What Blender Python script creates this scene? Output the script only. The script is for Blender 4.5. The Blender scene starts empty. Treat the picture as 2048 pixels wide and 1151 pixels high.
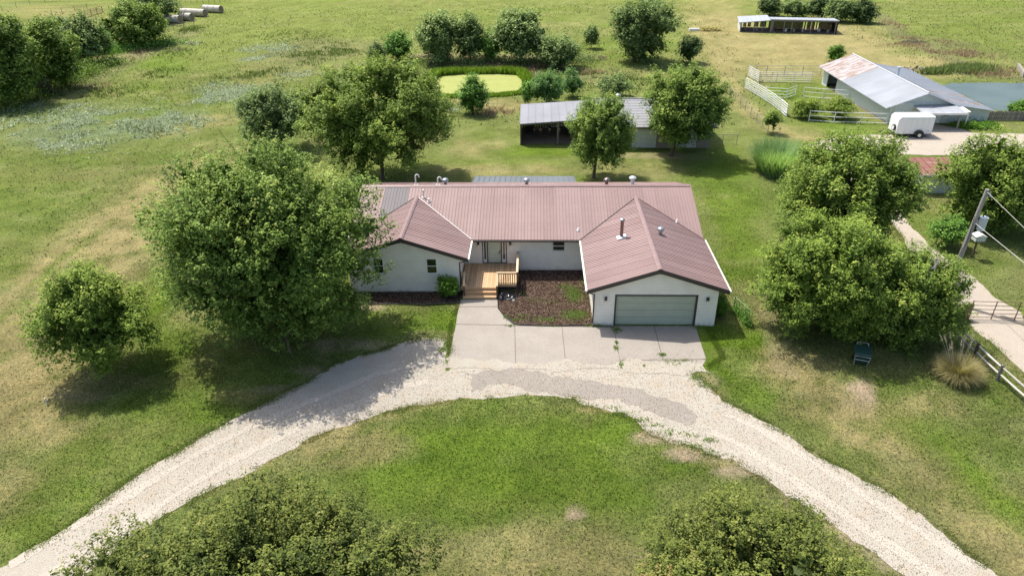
import bpy, math
import numpy as np
from mathutils import Vector, Matrix

# ------------------------------------------------------------------ camera
C = bpy.context.scene
CAM_H, PITCH, YAW, ROLL, LENS = 23.370, 29.4616, -2.0672, -0.8232, 24.085
cam_d = bpy.data.cameras.new('camera'); cam = bpy.data.objects.new('camera', cam_d)
C.collection.objects.link(cam); C.camera = cam
cam_d.sensor_width = 36; cam_d.lens = LENS; cam_d.clip_start = .1; cam_d.clip_end = 6000
_p, _y, _r = [math.radians(v) for v in (PITCH, YAW, ROLL)]
_f = Vector((math.sin(_y)*math.cos(_p), math.cos(_y)*math.cos(_p), -math.sin(_p)))
_rt = Vector((math.cos(_y), -math.sin(_y), 0)); _up = _rt.cross(_f)
_r2 = _rt*math.cos(_r)+_up*math.sin(_r); _u2 = _up*math.cos(_r)-_rt*math.sin(_r)
cam.matrix_world = Matrix(((_r2.x, _u2.x, -_f.x, 0), (_r2.y, _u2.y, -_f.y, 0), (_r2.z, _u2.z, -_f.z, CAM_H), (0, 0, 0, 1)))
# ------------------------------------------------------------------ sky and sun
SUN_EL, SUN_AZ = 61.0, 133.0       # azimuth counted from +x towards +y, where the sun stands
w = bpy.data.worlds.new('World'); C.world = w; w.use_nodes = True
nt = w.node_tree; bg = nt.nodes['Background']
sky = nt.nodes.new('ShaderNodeTexSky'); sky.sky_type = 'NISHITA'; sky.sun_disc = False
sky.sun_elevation = math.radians(SUN_EL); sky.sun_rotation = math.radians(90-SUN_AZ)
sky.air_density = 1.0; sky.dust_density = 3.0; sky.ozone_density = 1.0
nt.links.new(sky.outputs[0], bg.inputs[0]); bg.inputs[1].default_value = 0.15
sun_d = bpy.data.lights.new('sun', 'SUN'); sun = bpy.data.objects.new('sun', sun_d); C.collection.objects.link(sun)
sun_d.energy = 4.1; sun_d.angle = math.radians(.55); sun_d.color = (1, .95, .87)
_s = Vector((math.cos(math.radians(SUN_AZ))*math.cos(math.radians(SUN_EL)), math.sin(math.radians(SUN_AZ))*math.cos(math.radians(SUN_EL)), math.sin(math.radians(SUN_EL))))
sun.rotation_euler = _s.to_track_quat('Z', 'Y').to_euler(); sun.location = (0, 0, 60)
vs = C.view_settings; C.display_settings.display_device = 'sRGB'
vs.view_transform = 'Standard'; vs.look = 'None'; vs.gamma = 1; vs.use_curve_mapping = False; vs.exposure = 0.57
C.cycles.max_bounces = 6; C.cycles.transparent_max_bounces = 6

DATA = {'drive_outer': [(-30.44, 10.11), (-24.75, 14.47), (-21.75, 18.18), (-20.76, 19.19), (-20.07, 20.27), (-19.43, 21.53), (-19.02, 22.66), (-18.37, 23.86), (-17.44, 24.87), (-16.6, 26.23), (-15.73, 27.16), (-14.87, 28.22), (-14.05, 28.91), (-12.47, 30.84), (-11.7, 32.15), (-10.2, 33.17), (-9.02, 33.75), (-8.2, 34.4), (-6.67, 35.02), (-5.25, 34.82), (-4.81, 33.49)],
 'drive_outer2': [(8.98, 31.81), (9.14, 31.34), (9.58, 30.44), (10.12, 29.27), (11.34, 28.1), (12.11, 27.14), (12.83, 26.12), (13.8, 25.01), (14.76, 23.88), (15.74, 22.96), (16.49, 21.95), (17.24, 20.83), (17.71, 19.58), (18.29, 18.5), (19.35, 15.58), (20.61, 10.14)],
 'drive_inner': [(-21.4, 10.74), (-19.79, 15.35), (-18.05, 17.66), (-17.05, 19.52), (-16.19, 20.89), (-15.4, 21.72), (-14.53, 22.79), (-13.29, 23.65), (-12.1, 24.88), (-11.01, 25.98), (-9.87, 26.82), (-8.35, 27.7), (-6.74, 28.46), (-5.6, 28.77), (-4.09, 29.25), (-3.09, 29.22), (-1.04, 29.34), (1.18, 29.45), (2.28, 29.3), (2.7, 28.71), (3.9, 28.24), (5.28, 27.58), (5.74, 26.71), (6.79, 25.95), (7.67, 25.79), (8.41, 25.07), (9.64, 24.71), (10.13, 24.09), (10.68, 23.43), (11.2, 22.68), (11.95, 21.87), (12.63, 20.99), (13.36, 20.13), (13.94, 19.46), (14.76, 18.41), (16.1, 15.7), (17.34, 10.44)],
 'gray_gravel': [(-3.93, 31.7), (-2.28, 31.87), (0.64, 31.52), (3.51, 31.0), (6.2, 29.95), (7.7, 28.95), (8.33, 27.98), (7.93, 27.39), (6.78, 27.84), (4.72, 29.03), (2.0, 29.59), (-0.31, 30.0), (-2.0, 30.16), (-3.29, 29.74), (-3.66, 30.81)],
 'road': [(29.23, 52.94), (29.0, 50.12), (28.36, 47.1), (27.59, 41.93), (27.31, 39.12), (27.29, 37.41), (27.24, 36.14), (27.39, 34.73), (27.4, 33.54), (27.4, 31.75), (27.52, 26.02), (35.14, 29.57), (31.78, 34.15), (31.22, 38.04), (30.83, 40.18), (30.73, 43.24), (30.37, 47.87), (30.52, 50.12), (30.4, 51.45), (31.03, 55.59), (32.07, 60.94), (33.71, 66.44), (35.8, 69.83), (30.85, 72.88), (30.04, 66.47), (29.56, 60.95), (29.36, 56.15)],
 'yard': [(29.14, 72.55), (32.16, 75.01), (37.37, 76.43), (39.46, 76.4), (43.85, 77.87), (46.54, 80.84), (48.22, 79.19), (49.19, 77.04), (54.63, 76.59), (68.16, 76.42), (63.95, 70.88), (51.03, 70.67), (48.65, 71.68), (47.61, 72.03), (44.83, 69.59), (39.89, 69.31), (35.8, 69.83), (32.46, 70.18)],
 'mulch_left': [(-14.01, 40.52), (-5.05, 40.73), (-4.94, 39.25), (-7.23, 39.03), (-11.6, 39.06), (-12.55, 38.8), (-13.52, 39.31)],
 'mulch_right': [(-2.3, 40.82), (-1.06, 40.82), (-1.13, 43.89), (3.58, 43.96), (3.79, 36.55), (1.05, 36.46), (-0.85, 36.56), (-1.2, 36.67), (-1.83, 37.45), (-2.3, 38.56), (-2.39, 39.66)],
 'pond': [(-15.09, 104.87), (-14.51, 107.56), (-11.51, 108.52), (-5.31, 108.69), (-2.58, 107.91), (-1.6, 104.51), (-1.32, 99.78), (-1.98, 96.57), (-4.72, 95.5), (-8.84, 95.04), (-12.28, 94.83), (-14.13, 96.28), (-15.21, 100.12)],
 'pond2': [(56.74, 99.25), (59.34, 100.69), (63.28, 100.9), (69.3, 100.74), (80.01, 101.07), (87.5, 93.47), (74.79, 85.15), (60.53, 86.31), (57.52, 86.13), (56.94, 87.79), (57.57, 94.13)],
 'barn_path': [(42.55, 94.46), (41.07, 84.59), (40.24, 77.92)],
 'trackL': [(-20.61, 17.72), (-19.37, 19.43), (-17.93, 21.2), (-16.69, 22.92), (-15.13, 24.94), (-13.03, 26.89), (-10.43, 28.96), (-8.57, 30.52), (-6.17, 31.48)],
 'trackR': [(9.43, 27.41), (10.8, 26.38), (12.37, 24.42), (13.76, 22.57), (14.89, 21.11), (16.04, 19.58), (16.95, 18.45)],
 'slabs': [[(-4.92, 39.71), (-2.42, 39.73), (-2.35, 38.82), (-4.97, 38.79)],
 [(-4.96, 38.73), (-2.34, 38.75), (-1.83, 37.39), (-1.23, 36.56), (-4.92, 36.64)],
 [(-4.91, 36.58), (-1.19, 36.5), (-1.02, 31.93), (-5.0, 31.98), (-4.98, 33.12)],
 [(-1.16, 36.44), (1.78, 36.38), (1.88, 31.96), (-0.99, 31.93)],
 [(1.81, 36.38), (5.02, 36.32), (5.04, 32.0), (1.9, 31.96)],
 [(5.07, 36.5), (7.57, 36.52), (7.52, 32.91), (5.05, 32.84)],
 [(7.6, 36.52), (10.16, 36.55), (10.05, 32.99), (7.55, 32.91)],
 [(5.16, 32.79), (10.03, 32.92), (9.46, 31.82), (8.83, 31.48), (5.12, 31.96)]],
 'patches': [(0.82, 24.91, 10.15, 0.16, 0.08, 4.17, 'lush', 0.8), (4.11, 26.39, 3.5, 0.05, 0.23, 2.22, 'lush', 0.4), (-4.18, 26.26, 3.02, 0.05, -0.2, 1.85, 'lush', 0.4), (-3.78, 22.57, 6.85, 0.12, -0.3, 2.75, 'lush', 0.5), (-1.33, 18.93, 6.75, 0.13, -0.06, 1.35, 'tan', 0.45), (0.7, 18.49, 4.02, 0.08, 0.01, 0.71, 'tan', 0.4), (-9.06, 25.46, 3.73, 0.06, -0.34, 1.43, 'tan', 0.75), (8.85, 23.4, 2.75, 0.05, 0.38, 1.57, 'green', 0.5), (1.78, 21.3, 0.44, 0.01, 0.02, 0.37, 'dirt', 1.2), (4.8, 19.17, 0.82, 0.02, 0.04, 0.3, 'dirt', 0.35), (7.48, 25.19, 1.21, 0.02, 0.11, 0.55, 'dirt', 1.2), (6.34, 26.35, 1.49, 0.02, 0.08, 0.48, 'dirt', 1.2), (9.66, 23.89, 1.39, 0.02, 0.1, 0.39, 'dirt', 0.9), (3.52, 28.4, 1.58, 0.02, 0.03, 0.33, 'tan', 0.9), (9.12, 24.54, 1.42, 0.02, 0.08, 0.33, 'tan', 0.8), (12.39, 34.46, 2.23, 0.02, 0.83, 3.21, 'lush', 1.1), (10.81, 32.17, 1.28, 0.02, 0.34, 1.45, 'lush', 0.9), (11.93, 30.56, 1.64, 0.02, 0.61, 2.25, 'lush', 0.6), (9.56, 30.98, 1.11, 0.01, 0.18, 0.83, 'dirt', 0.5), (9.81, 29.65, 0.81, 0.01, 0.12, 0.52, 'tan', 0.7), (15.27, 45.64, 2.02, 0.01, 1.26, 4.9, 'lush', 0.7), (17.28, 55.05, 2.55, -0.0, 1.67, 6.61, 'lush', 0.8), (14.25, 39.14, 1.96, 0.02, 1.05, 3.87, 'tan', 0.35), (15.37, 38.52, 0.81, 0.01, 0.93, 3.14, 'dirt', 0.35), (18.01, 63.67, 4.31, -0.02, 1.3, 5.57, 'green', 0.8), (20.48, 57.3, 1.75, -0.0, 2.04, 7.05, 'green', 0.5), (14.84, 31.98, 2.25, 0.03, 0.7, 2.15, 'tan', 0.8), (15.54, 29.3, 2.38, 0.03, 0.69, 1.9, 'tan', 0.85), (17.34, 29.54, 0.95, 0.01, 0.72, 1.79, 'dirt', 1.6), (16.92, 26.95, 1.99, 0.03, 0.47, 1.13, 'tan', 0.8), (20.41, 28.55, 2.32, 0.03, 0.69, 1.42, 'tan', 0.6), (20.14, 25.56, 1.67, 0.03, 0.63, 1.22, 'lush', 0.5), (20.29, 22.1, 1.52, 0.03, 0.58, 1.01, 'lush', 0.6), (20.02, 23.59, 1.36, 0.02, 0.51, 0.94, 'lush', 0.6), (19.65, 26.99, 1.49, 0.02, 0.73, 1.5, 'green', 0.6), (25.24, 30.29, 1.07, 0.01, 1.27, 2.2, 'green', 0.5), (22.66, 26.66, 1.47, 0.02, 0.63, 1.11, 'green', 0.5), (-22.51, 23.86, 3.41, 0.05, -1.63, 2.67, 'lush', 0.35), (-19.43, 28.83, 3.84, 0.05, -0.79, 1.7, 'green', 0.6), (-18.66, 21.72, 2.05, 0.04, -0.95, 1.77, 'lush', 0.5), (-21.67, 19.97, 1.31, 0.02, -0.7, 1.07, 'lush', 0.5), (-16.9, 28.03, 1.61, 0.02, -0.51, 1.23, 'lush', 0.5), (-25.56, 26.71, 2.89, 0.04, -1.12, 1.74, 'tan', 0.75), (-24.29, 22.85, 1.66, 0.03, -0.85, 1.26, 'tan', 0.6), (-16.04, 29.31, 1.66, 0.02, -0.33, 0.87, 'tan', 0.4), (-27.84, 29.38, 3.09, 0.04, -0.4, 0.61, 'dirt', 0.5), (-24.91, 29.19, 1.67, 0.02, -0.31, 0.52, 'dirt', 0.5), (-24.55, 30.55, 3.16, 0.04, -0.52, 0.92, 'tan', 0.4), (-21.94, 33.56, 1.53, 0.02, -0.99, 2.11, 'green', 0.7), (-26.11, 39.48, 1.38, 0.01, -2.01, 4.03, 'lush', 0.9), (-26.42, 42.3, 1.09, 0.01, -1.06, 2.23, 'lush', 0.7), (-28.97, 42.29, 1.46, 0.01, -1.56, 2.98, 'tan', 0.3), (-10.84, 38.62, 1.33, 0.01, -0.12, 0.58, 'dirt', 0.9), (-8.57, 37.08, 2.9, 0.03, -0.31, 1.81, 'lush', 0.6), (-5.99, 37.11, 1.29, 0.01, -0.22, 1.81, 'lush', 0.9), (-6.4, 35.36, 1.55, 0.02, -0.09, 0.67, 'dirt', 0.3), (-11.13, 34.21, 2.75, 0.03, -0.18, 0.75, 'dirt', 0.5), (-13.98, 29.78, 1.67, 0.02, -0.14, 0.44, 'dirt', 0.5), (-12.26, 31.65, 1.74, 0.02, -0.13, 0.48, 'dirt', 0.5), (-3.38, 65.21, 7.99, -0.05, -0.12, 2.63, 'tan', 0.7), (-6.5, 73.26, 3.31, -0.03, -0.34, 4.45, 'tan', 0.5), (-2.97, 67.45, 6.16, -0.04, -0.05, 1.39, 'lush', 0.4), (-5.05, 76.94, 2.87, -0.03, -0.22, 3.86, 'green', 0.5), (5.94, 70.57, 10.58, -0.09, 0.16, 2.32, 'lush', 0.8), (0.65, 71.46, 3.22, -0.03, 0.02, 2.38, 'lush', 0.7), (0.59, 63.06, 6.29, -0.03, 0.01, 1.38, 'green', 0.4), (9.02, 65.13, 5.42, -0.03, 0.3, 2.61, 'tan', 0.4), (12.15, 69.7, 4.68, -0.04, 0.19, 1.29, 'dirt', 0.5), (19.17, 66.54, 2.48, -0.02, 1.8, 7.52, 'lush', 0.5), (-4.49, 90.18, 4.61, -0.09, -0.17, 3.8, 'tan', 0.7), (-9.23, 91.55, 4.02, -0.08, -0.28, 3.13, 'tan', 0.5), (41.33, 126.43, 11.15, -0.44, 4.08, 13.82, 'tan', 1), (52.42, 130.74, 14.02, -0.59, 5.33, 14.66, 'tan', 1), (38.64, 147.89, 7.94, -0.41, 5.96, 24.91, 'tan', 0.9), (57.77, 113.3, 9.18, -0.3, 4.27, 9.36, 'tan', 0.9), (42.0, 176.8, 8.19, -0.55, 5.71, 25.88, 'tan', 0.5), (39.6, 110.19, 9.09, -0.28, 3.45, 10.76, 'tan', 0.8), (63.13, 146.63, 8.7, -0.45, 3.54, 8.96, 'tan', 0.9), (58.18, 106.17, 7.21, -0.21, 1.94, 3.98, 'tan', 0.5), (29.0, 114.24, 4.74, -0.15, 3.51, 15.47, 'tan', 0.5), (36.87, 97.39, 4.76, -0.11, 2.87, 8.63, 'lush', 0.5), (34.29, 82.5, 4.12, -0.06, 1.53, 4.29, 'lush', 0.5), (33.29, 94.66, 2.66, -0.06, 1.68, 5.46, 'lush', 0.6), (36.99, 80.36, 4.59, -0.07, 0.97, 2.45, 'green', 0.6), (49.1, 76.28, 4.88, -0.06, 0.61, 1.11, 'green', 0.5), (43.65, 89.25, 3.75, -0.07, 2.08, 4.9, 'green', 0.4), (87.48, 161.97, 17.69, -1.07, 12.7, 25.47, 'bright', 0.9), (87.91, 145.36, 9.4, -0.48, 9.8, 17.7, 'green', 0.4), (74.06, 129.83, 5.13, -0.22, 1.97, 3.8, 'rough', 0.6), (72.95, 112.81, 6.02, -0.2, 2.13, 3.68, 'tan', 0.3), (-58.34, 140.81, 14.31, -0.64, -11.17, 29.45, 'bright', 0.8), (-42.31, 165.98, 18.77, -1.1, -7.47, 31.56, 'bright', 0.9), (-69.06, 175.54, 12.59, -0.79, -9.56, 26.1, 'bright', 0.8), (-57.11, 125.62, 5.53, -0.21, -5.78, 14.02, 'bright', 0.6), (-27.19, 181.45, 25.2, -1.69, -2.55, 18.17, 'bright', 0.6), (9.87, 178.96, 18.17, -1.22, 1.12, 22.08, 'bright', 0.5), (-59.22, 183.6, 15.63, -1.05, -7.08, 23.48, 'bright', 0.5), (-62.2, 117.22, 5.22, -0.17, -3.93, 8.22, 'green', 0.7), (-94.48, 154.71, 6.86, -0.35, -5.38, 9.56, 'tan', 0.6), (-128.03, 188.22, 12.58, -0.84, -8.78, 13.81, 'tan', 0.5), (-107.57, 177.95, 19.64, -1.23, -4.98, 8.84, 'tan', 0.4), (-74.34, 127.18, 5.67, -0.21, -2.52, 4.76, 'dirt', 0.6), (-75.66, 119.72, 4.48, -0.15, -2.92, 5.13, 'dirt', 0.5), (-54.02, 77.54, 9.08, -0.11, -3.58, 6.0, 'weed', 0.5), (-62.55, 86.32, 9.35, -0.16, -3.02, 4.8, 'weed', 0.3), (-45.55, 99.34, 5.2, -0.12, -1.85, 4.57, 'weed', 0.4), (-50.5, 88.53, 8.1, -0.15, -2.48, 5.0, 'weed', 0.2), (-44.33, 68.54, 13.54, -0.1, -1.31, 2.42, 'green', 0.4), (-47.88, 59.91, 5.85, -0.02, -3.41, 5.21, 'green', 0.5), (-45.97, 73.67, 11.52, -0.12, -1.93, 3.65, 'bright', 0.4), (-51.54, 65.49, 4.73, -0.03, -1.97, 3.0, 'bright', 0.4), (-40.46, 83.66, 3.83, -0.06, -1.42, 3.38, 'tan', 0.5), (-42.92, 79.41, 3.67, -0.05, -1.15, 2.48, 'tan', 0.4), (-41.12, 129.69, 8.43, -0.33, -4.27, 14.8, 'rough', 0.6), (-43.75, 120.74, 7.04, -0.25, -4.26, 13.0, 'rough', 0.4), (-43.12, 109.08, 4.83, -0.14, -3.83, 10.83, 'tan', 0.3), (-34.24, 131.86, 5.67, -0.23, -2.39, 10.09, 'rough', 0.4), (-43.02, 51.85, 4.76, 0.01, -3.42, 5.16, 'green', 0.4), (-38.35, 45.39, 3.11, 0.01, -1.64, 2.5, 'green', 0.4), (-38.28, 57.4, 4.2, -0.01, -1.97, 3.62, 'green', 0.3), (-34.68, 47.12, 1.59, 0.01, -1.01, 1.76, 'green', 0.3), (-5.78, 119.42, 13.53, -0.47, -0.22, 5.01, 'dirt', 0.5), (-17.28, 123.25, 5.27, -0.19, -0.45, 3.54, 'dirt', 0.6), (6.24, 107.66, 9.16, -0.26, 0.35, 6.92, 'rough', 0.4), (13.47, 118.75, 8.28, -0.29, 0.84, 8.24, 'green', 0.5), (35.68, 57.28, 2.58, -0.0, 1.75, 3.47, 'tan', 0.4), (31.37, 42.67, 2.05, 0.01, 1.62, 2.9, 'green', 0.5), (39.79, 63.55, 2.81, -0.01, 1.06, 2.05, 'green', 0.5), (16.89, 37.32, 1.88, 0.02, 0.8, 2.39, 'tan', 0.4), (32.57, 74.64, 3.24, -0.04, 0.53, 1.44, 'tan', 0.6)],
 'strokes': [([(-30.13, 27.85), (-30.64, 30.95), (-31.24, 34.55), (-32.98, 42.26), (-34.19, 49.88), (-33.86, 55.07), (-34.22, 63.93)],
 5.6, 'tan', 1.25), ([(-34.23, 33.43), (-34.88, 40.09), (-36.14, 48.93), (-35.66, 55.07), (-34.95, 61.18)],
 2.2, 'tan', 1.1), ([(-34.74, 36.84), (-36.02, 45.4), (-35.83, 52.9)],
 0.6, 'green', 0.6), ([(14.29, 32.94), (15.59, 30.16), (17.33, 27.33), (18.45, 24.52), (19.11, 21.52), (19.97, 18.51)],
 1.5, 'tan', 1.0), ([(15.63, 26.2), (16.7, 23.22), (17.62, 20.68), (18.41, 18.48)],
 0.9, 'tan', 0.4), ([(18.58, 27.35), (19.61, 24.54), (20.51, 22.1), (21.45, 20.23)],
 1.3, 'lush', 0.6), ([(32.72, 126.77), (28.86, 107.01), (26.94, 92.12), (27.2, 82.61), (28.27, 76.54), (32.16, 75.01)],
 1.8, 'tan', 0.9), ([(77.54, 166.35), (70.14, 140.44), (68.1, 123.13), (67.95, 109.32), (71.24, 102.55)],
 2.5, 'rough', 0.9), ([(17.73, 39.82), (15.28, 36.14), (14.27, 31.97)],
 0.8, 'dirt', 0.35), ([(-71.86, 90.18), (-65.99, 94.04), (-69.62, 113.54), (-71.14, 135.95), (-73.01, 153.61)],
 3.0, 'rough', 0.8), ([(-30.53, 116.19), (-21.13, 119.95), (-9.23, 120.37), (-0.72, 118.41), (7.0, 107.64)],
 3.0, 'rough', 0.6), ([(-13.41, 23.65), (-10.77, 26.24), (-7.04, 28.17), (-4.48, 29.04)],
 0.35, 'tan', 0.9), ([(-8.08, 34.24), (-11.91, 31.42), (-14.56, 28.27), (-16.71, 25.71)],
 0.5, 'rough', 0.6), ([(5.67, 26.86), (8.08, 25.2), (10.15, 24.0), (12.07, 21.53), (14.55, 18.52)],
 0.3, 'dirt', 0.7), ([(9.98, 29.23), (12.31, 26.51), (14.69, 23.81), (16.83, 21.2), (18.21, 18.47)],
 0.5, 'rough', 0.7)],
 'trees': {'small_maple': (-25.49, 31.69, -24.53, 3.73, 3.66, 3.12, 31.69, 0.95), 'big_elm': (-15.1, 35.61, -15.66, 5.89, 7.21, 6.51, 35.61, 0.76), 'yard_elm': (-14.69, 62.72, -14.28, 6.11, 7.51, 5.62, 62.72, 0.9), 'scrub': (-28.37, 71.73, -27.5, 3.7, 4.45, 3.53, 71.73, 1.0), 'lone_pear': (5.74, 62.9, 6.33, 4.51, 3.31, 3.66, 62.9, 1.0), 'shed_elm': (14.33, 69.36, 15.11, 5.05, 4.22, 4.7, 69.36, 1.0), 'road_elm': (23.99, 46.91, 22.44, 4.89, 5.21, 4.06, 46.91, 1.0), 'pear_clump': (18.6, 36.46, 17.66, 3.37, 4.41, 4.29, 36.46, 0.85), 'side_pear': (23.11, 35.33, 22.0, 2.62, 3.7, 3.5, 35.33, 0.7), 'corner_pear': (38.04, 51.75, 36.36, 3.45, 4.47, 4.01, 51.75, 1.0), 'road_shrub': (31.58, 48.05, 31.3, 1.22, 1.32, 1.06, 48.05, 1.0), 'pond_a': (-16.01, 116.51, -15.62, 4.02, 3.37, 4.16, 116.51, 1.0), 'pond_b': (-10.57, 117.93, -10.71, 3.55, 2.76, 3.68, 117.93, 1.0), 'pond_c': (-2.36, 116.85, -2.21, 4.21, 4.58, 4.25, 116.85, 1.0), 'pond_d': (4.11, 112.76, 3.94, 2.31, 3.68, 2.48, 112.76, 1.0), 'pond_e': (-6.96, 117.81, -7.15, 2.24, 1.98, 2.49, 117.81, 1.0), 'pond_g': (10.21, 129.08, 10.16, 2.1, 1.56, 2.02, 129.08, 1.0), 'round_bush': (-23.05, 119.18, -22.92, 2.27, 2.26, 2.35, 119.18, 1.0), 'cedar': (-25.76, 114.47, -25.52, 1.81, 1.5, 1.71, 114.47, 1.0), 'tall_elm': (16.3, 117.42, 17.47, 4.77, 5.42, 5.17, 117.42, 1.0), 'dark_bush': (25.51, 115.92, 25.03, 2.04, 1.86, 1.94, 115.92, 1.0), 'bank_bush': (1.56, 90.57, 1.73, 2.21, 2.41, 2.06, 90.57, 1.0), 'bank_bush2': (5.22, 94.18, 5.16, 1.71, 1.15, 1.61, 94.18, 1.0), 'pond_bush': (-7.77, 85.87, -7.67, 2.5, 2.05, 2.38, 85.87, 1.0), 'back_bush': (10.63, 94.07, 10.6, 1.54, 2.42, 1.34, 94.07, 1.0), 'back_bush3': (-0.81, 90.11, -0.77, 1.69, 0.75, 1.59, 90.11, 1.0), 'far_left_a': (-73.35, 92.83, -71.12, 6.46, 4.07, 5.86, 92.83, 1.0), 'far_left_b': (-71.52, 100.56, -69.76, 5.0, 3.6, 5.25, 100.56, 1.0), 'far_left_c': (-77.15, 118.53, -76.54, 3.83, 3.99, 4.12, 118.53, 1.0), 'far_left_d': (-71.0, 90.93, -70.43, 3.29, 4.66, 2.75, 90.93, 1.0), 'mid_left': (-76.81, 135.14, -75.45, 3.53, 6.3, 4.22, 135.14, 1.0), 'mid_left_b': (-86.31, 164.77, -87.33, 3.49, 6.94, 3.64, 164.77, 1.0), 'mid_left_c': (-76.02, 122.73, -75.26, 2.44, 1.74, 2.54, 122.73, 1.0), 'cedar_a': (52.9, 166.34, 52.63, 1.9, 2.64, 1.55, 166.34, 1.0), 'cedar_b': (57.83, 163.03, 57.54, 1.81, 3.57, 1.43, 163.03, 1.0), 'cedar_c': (62.65, 161.27, 62.23, 2.55, 2.71, 2.27, 161.27, 1.0), 'cedar_d': (65.28, 156.87, 64.67, 2.3, 3.28, 2.2, 156.87, 1.0), 'cedar_e': (69.64, 155.26, 68.87, 2.18, 2.88, 2.08, 155.26, 1.0), 'sapling': (27.16, 77.31, 26.85, 1.49, 0.96, 1.26, 77.31, 1.0), 'corral_a': (33.53, 83.39, 33.23, 1.21, 1.44, 1.06, 83.39, 1.0), 'corral_b': (32.34, 83.4, 32.12, 1.0, 0.99, 0.87, 83.4, 1.0), 'corral_c': (37.56, 83.32, 36.77, 1.18, 1.86, 1.25, 83.32, 1.0), 'barn_bush': (48.7, 115.92, 48.48, 1.21, 1.17, 1.08, 115.92, 1.0)}, 'runs': {'fenceback': [(32.1, 106.24), (42.66, 105.94)],
 'fencefront': [(32.51, 102.16), (39.77, 101.51)],
 'fenceleft': [(29.56, 98.44), (30.21, 94.19), (30.67, 89.25), (30.71, 83.87)],
 'diag': [(32.1, 106.24), (32.51, 102.16)],
 'gatel': [(30.81, 86.6), (30.73, 83.43)],
 'front': [(32.75, 81.97), (35.41, 81.22), (38.39, 80.96), (41.55, 80.5)],
 'inner': [(35.92, 93.39), (38.16, 92.41), (41.22, 91.57)],
 'inner2': [(30.68, 93.5), (33.48, 92.62), (35.19, 94.35)],
 'chain': [(26.21, 95.93), (26.42, 91.35), (26.48, 86.68), (26.43, 81.56), (26.43, 76.94)],
 'rail': [(25.58, 32.97), (25.7, 31.18), (26.0, 28.95)],
 'hgate': [(27.45, 37.59), (31.65, 37.39)],
 'board': [(26.42, 37.4), (27.63, 37.59)],
 'stub': [(13.27, 39.14), (13.62, 36.58)],
 'picket': [(53.57, 81.99), (57.87, 81.93), (63.69, 81.84)],
 'birdhouse': [(32.33, 46.12)],
 'bin': [(18.78, 32.6)],
 'pampas': [(23.32, 30.93)],
 'stake': [(-26.24, 28.4)],
 'reeds': [(21.84, 62.82), (25.37, 62.81), (24.17, 65.04), (27.88, 69.57)],
 'balerow': [(-78.64, 172.84), (-94.84, 189.76), (-80.49, 181.42), (-96.55, 197.85), (-79.63, 162.92), (-87.8, 173.4), (-80.13, 167.42), (-88.94, 178.48)],
 'farfence': [(-106.65, 140.17), (-115.32, 162.72), (-116.25, 168.75), (-118.54, 180.36), (-117.36, 189.39)],
 'farfence2': [(-138.62, 187.06), (-139.03, 198.86), (-135.74, 207.24)],
 'fargate': [(-108.24, 173.01), (-109.31, 182.41)],
 'fencerow': [(-76.28, 103.2), (-77.85, 122.79), (-77.39, 131.13), (-76.65, 147.49)],
 'toppanel': [(-97.54, 200.01), (-86.57, 197.12), (-84.32, 205.52)],
 'shrub': [(-5.69, 39.37)],
 'vine': [(13.11, 36.4)],
 'propane': [(-14.49, 34.17)],
 'truck': [(18.95, 125.47)],
 'piles': [(10.04, 119.69), (50.92, 108.09), (56.93, 111.47), (58.72, 109.61), (63.89, 110.16), (66.1, 108.68), (68.77, 132.53), (34.4, 146.88), (31.92, 147.0)],
 'wellhouse': [(50.65, 83.99)],
 'goat': [(-10.36, 86.38)],
 'hwood': [(74.12, 110.93), (70.41, 102.57)],
 'fencefarR': [(77.54, 166.35), (70.14, 140.44), (68.1, 123.13), (67.95, 109.32), (71.24, 102.55)]}, 'cam': {'H': 23.370207622988673, 'pitch': 29.461559813182067, 'yaw': -2.0671718603260874, 'roll': -0.8231851839563636, 'lens': 24.0847857808974}, 'weeds': [(4.94, 34.01, 70, 0.08, 0.14), (5.03, 34.6, 60, 0.06, 0.06), (5.05, 32.34, 80, 0.08, 0.2), (7.57, 33.37, 90, 0.12, 0.08), (7.93, 32.77, 40, 0.3, 0.12), (8.75, 32.83, 60, 0.3, 0.05), (8.17, 32.48, 40, 0.3, 0.1), (6.36, 32.26, 20, 0.05, 0.04), (5.15, 36.04, 150, 0.15, 0.2), (3.88, 36.49, 160, 0.4, 0.06), (10.41, 36.38, 120, 0.3, 0.1), (2.75, 40.37, 1500, 0.35, 0.55), (2.69, 37.79, 1500, 0.45, 0.3), (2.18, 41.4, 300, 0.35, 0.2), (0.74, 37.17, 400, 0.5, 0.15), (3.61, 42.13, 200, 0.2, 0.3), (-0.54, 37.64, 120, 0.3, 0.1), (-0.75, 40.35, 70, 0.12, 0.12), (0.94, 39.36, 160, 0.5, 0.3), (-0.23, 39.68, 60, 0.3, 0.2), (-1.02, 37.15, 150, 0.3, 0.08), (-1.77, 37.51, 80, 0.1, 0.1), (4.8, 28.09, 80, 0.35, 0.12), (5.63, 27.55, 80, 0.3, 0.12), (4.19, 28.53, 60, 0.3, 0.1), (6.22, 27.17, 60, 0.25, 0.1), (6.87, 26.58, 90, 0.3, 0.12), (8.76, 26.09, 90, 0.2, 0.1), (7.85, 26.44, 60, 0.3, 0.1), (7.93, 25.61, 90, 0.4, 0.12), (8.55, 25.14, 90, 0.4, 0.12), (9.05, 31.2, 150, 0.25, 0.2), (9.33, 30.52, 100, 0.25, 0.15), (-5.26, 34.27, 150, 0.1, 0.25), (-5.44, 33.74, 120, 0.15, 0.15), (-1.48, 36.44, 60, 0.15, 0.05), (1.04, 36.4, 50, 0.5, 0.03), (-0.21, 35.53, 0, 0.1, 0.1)],
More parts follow.
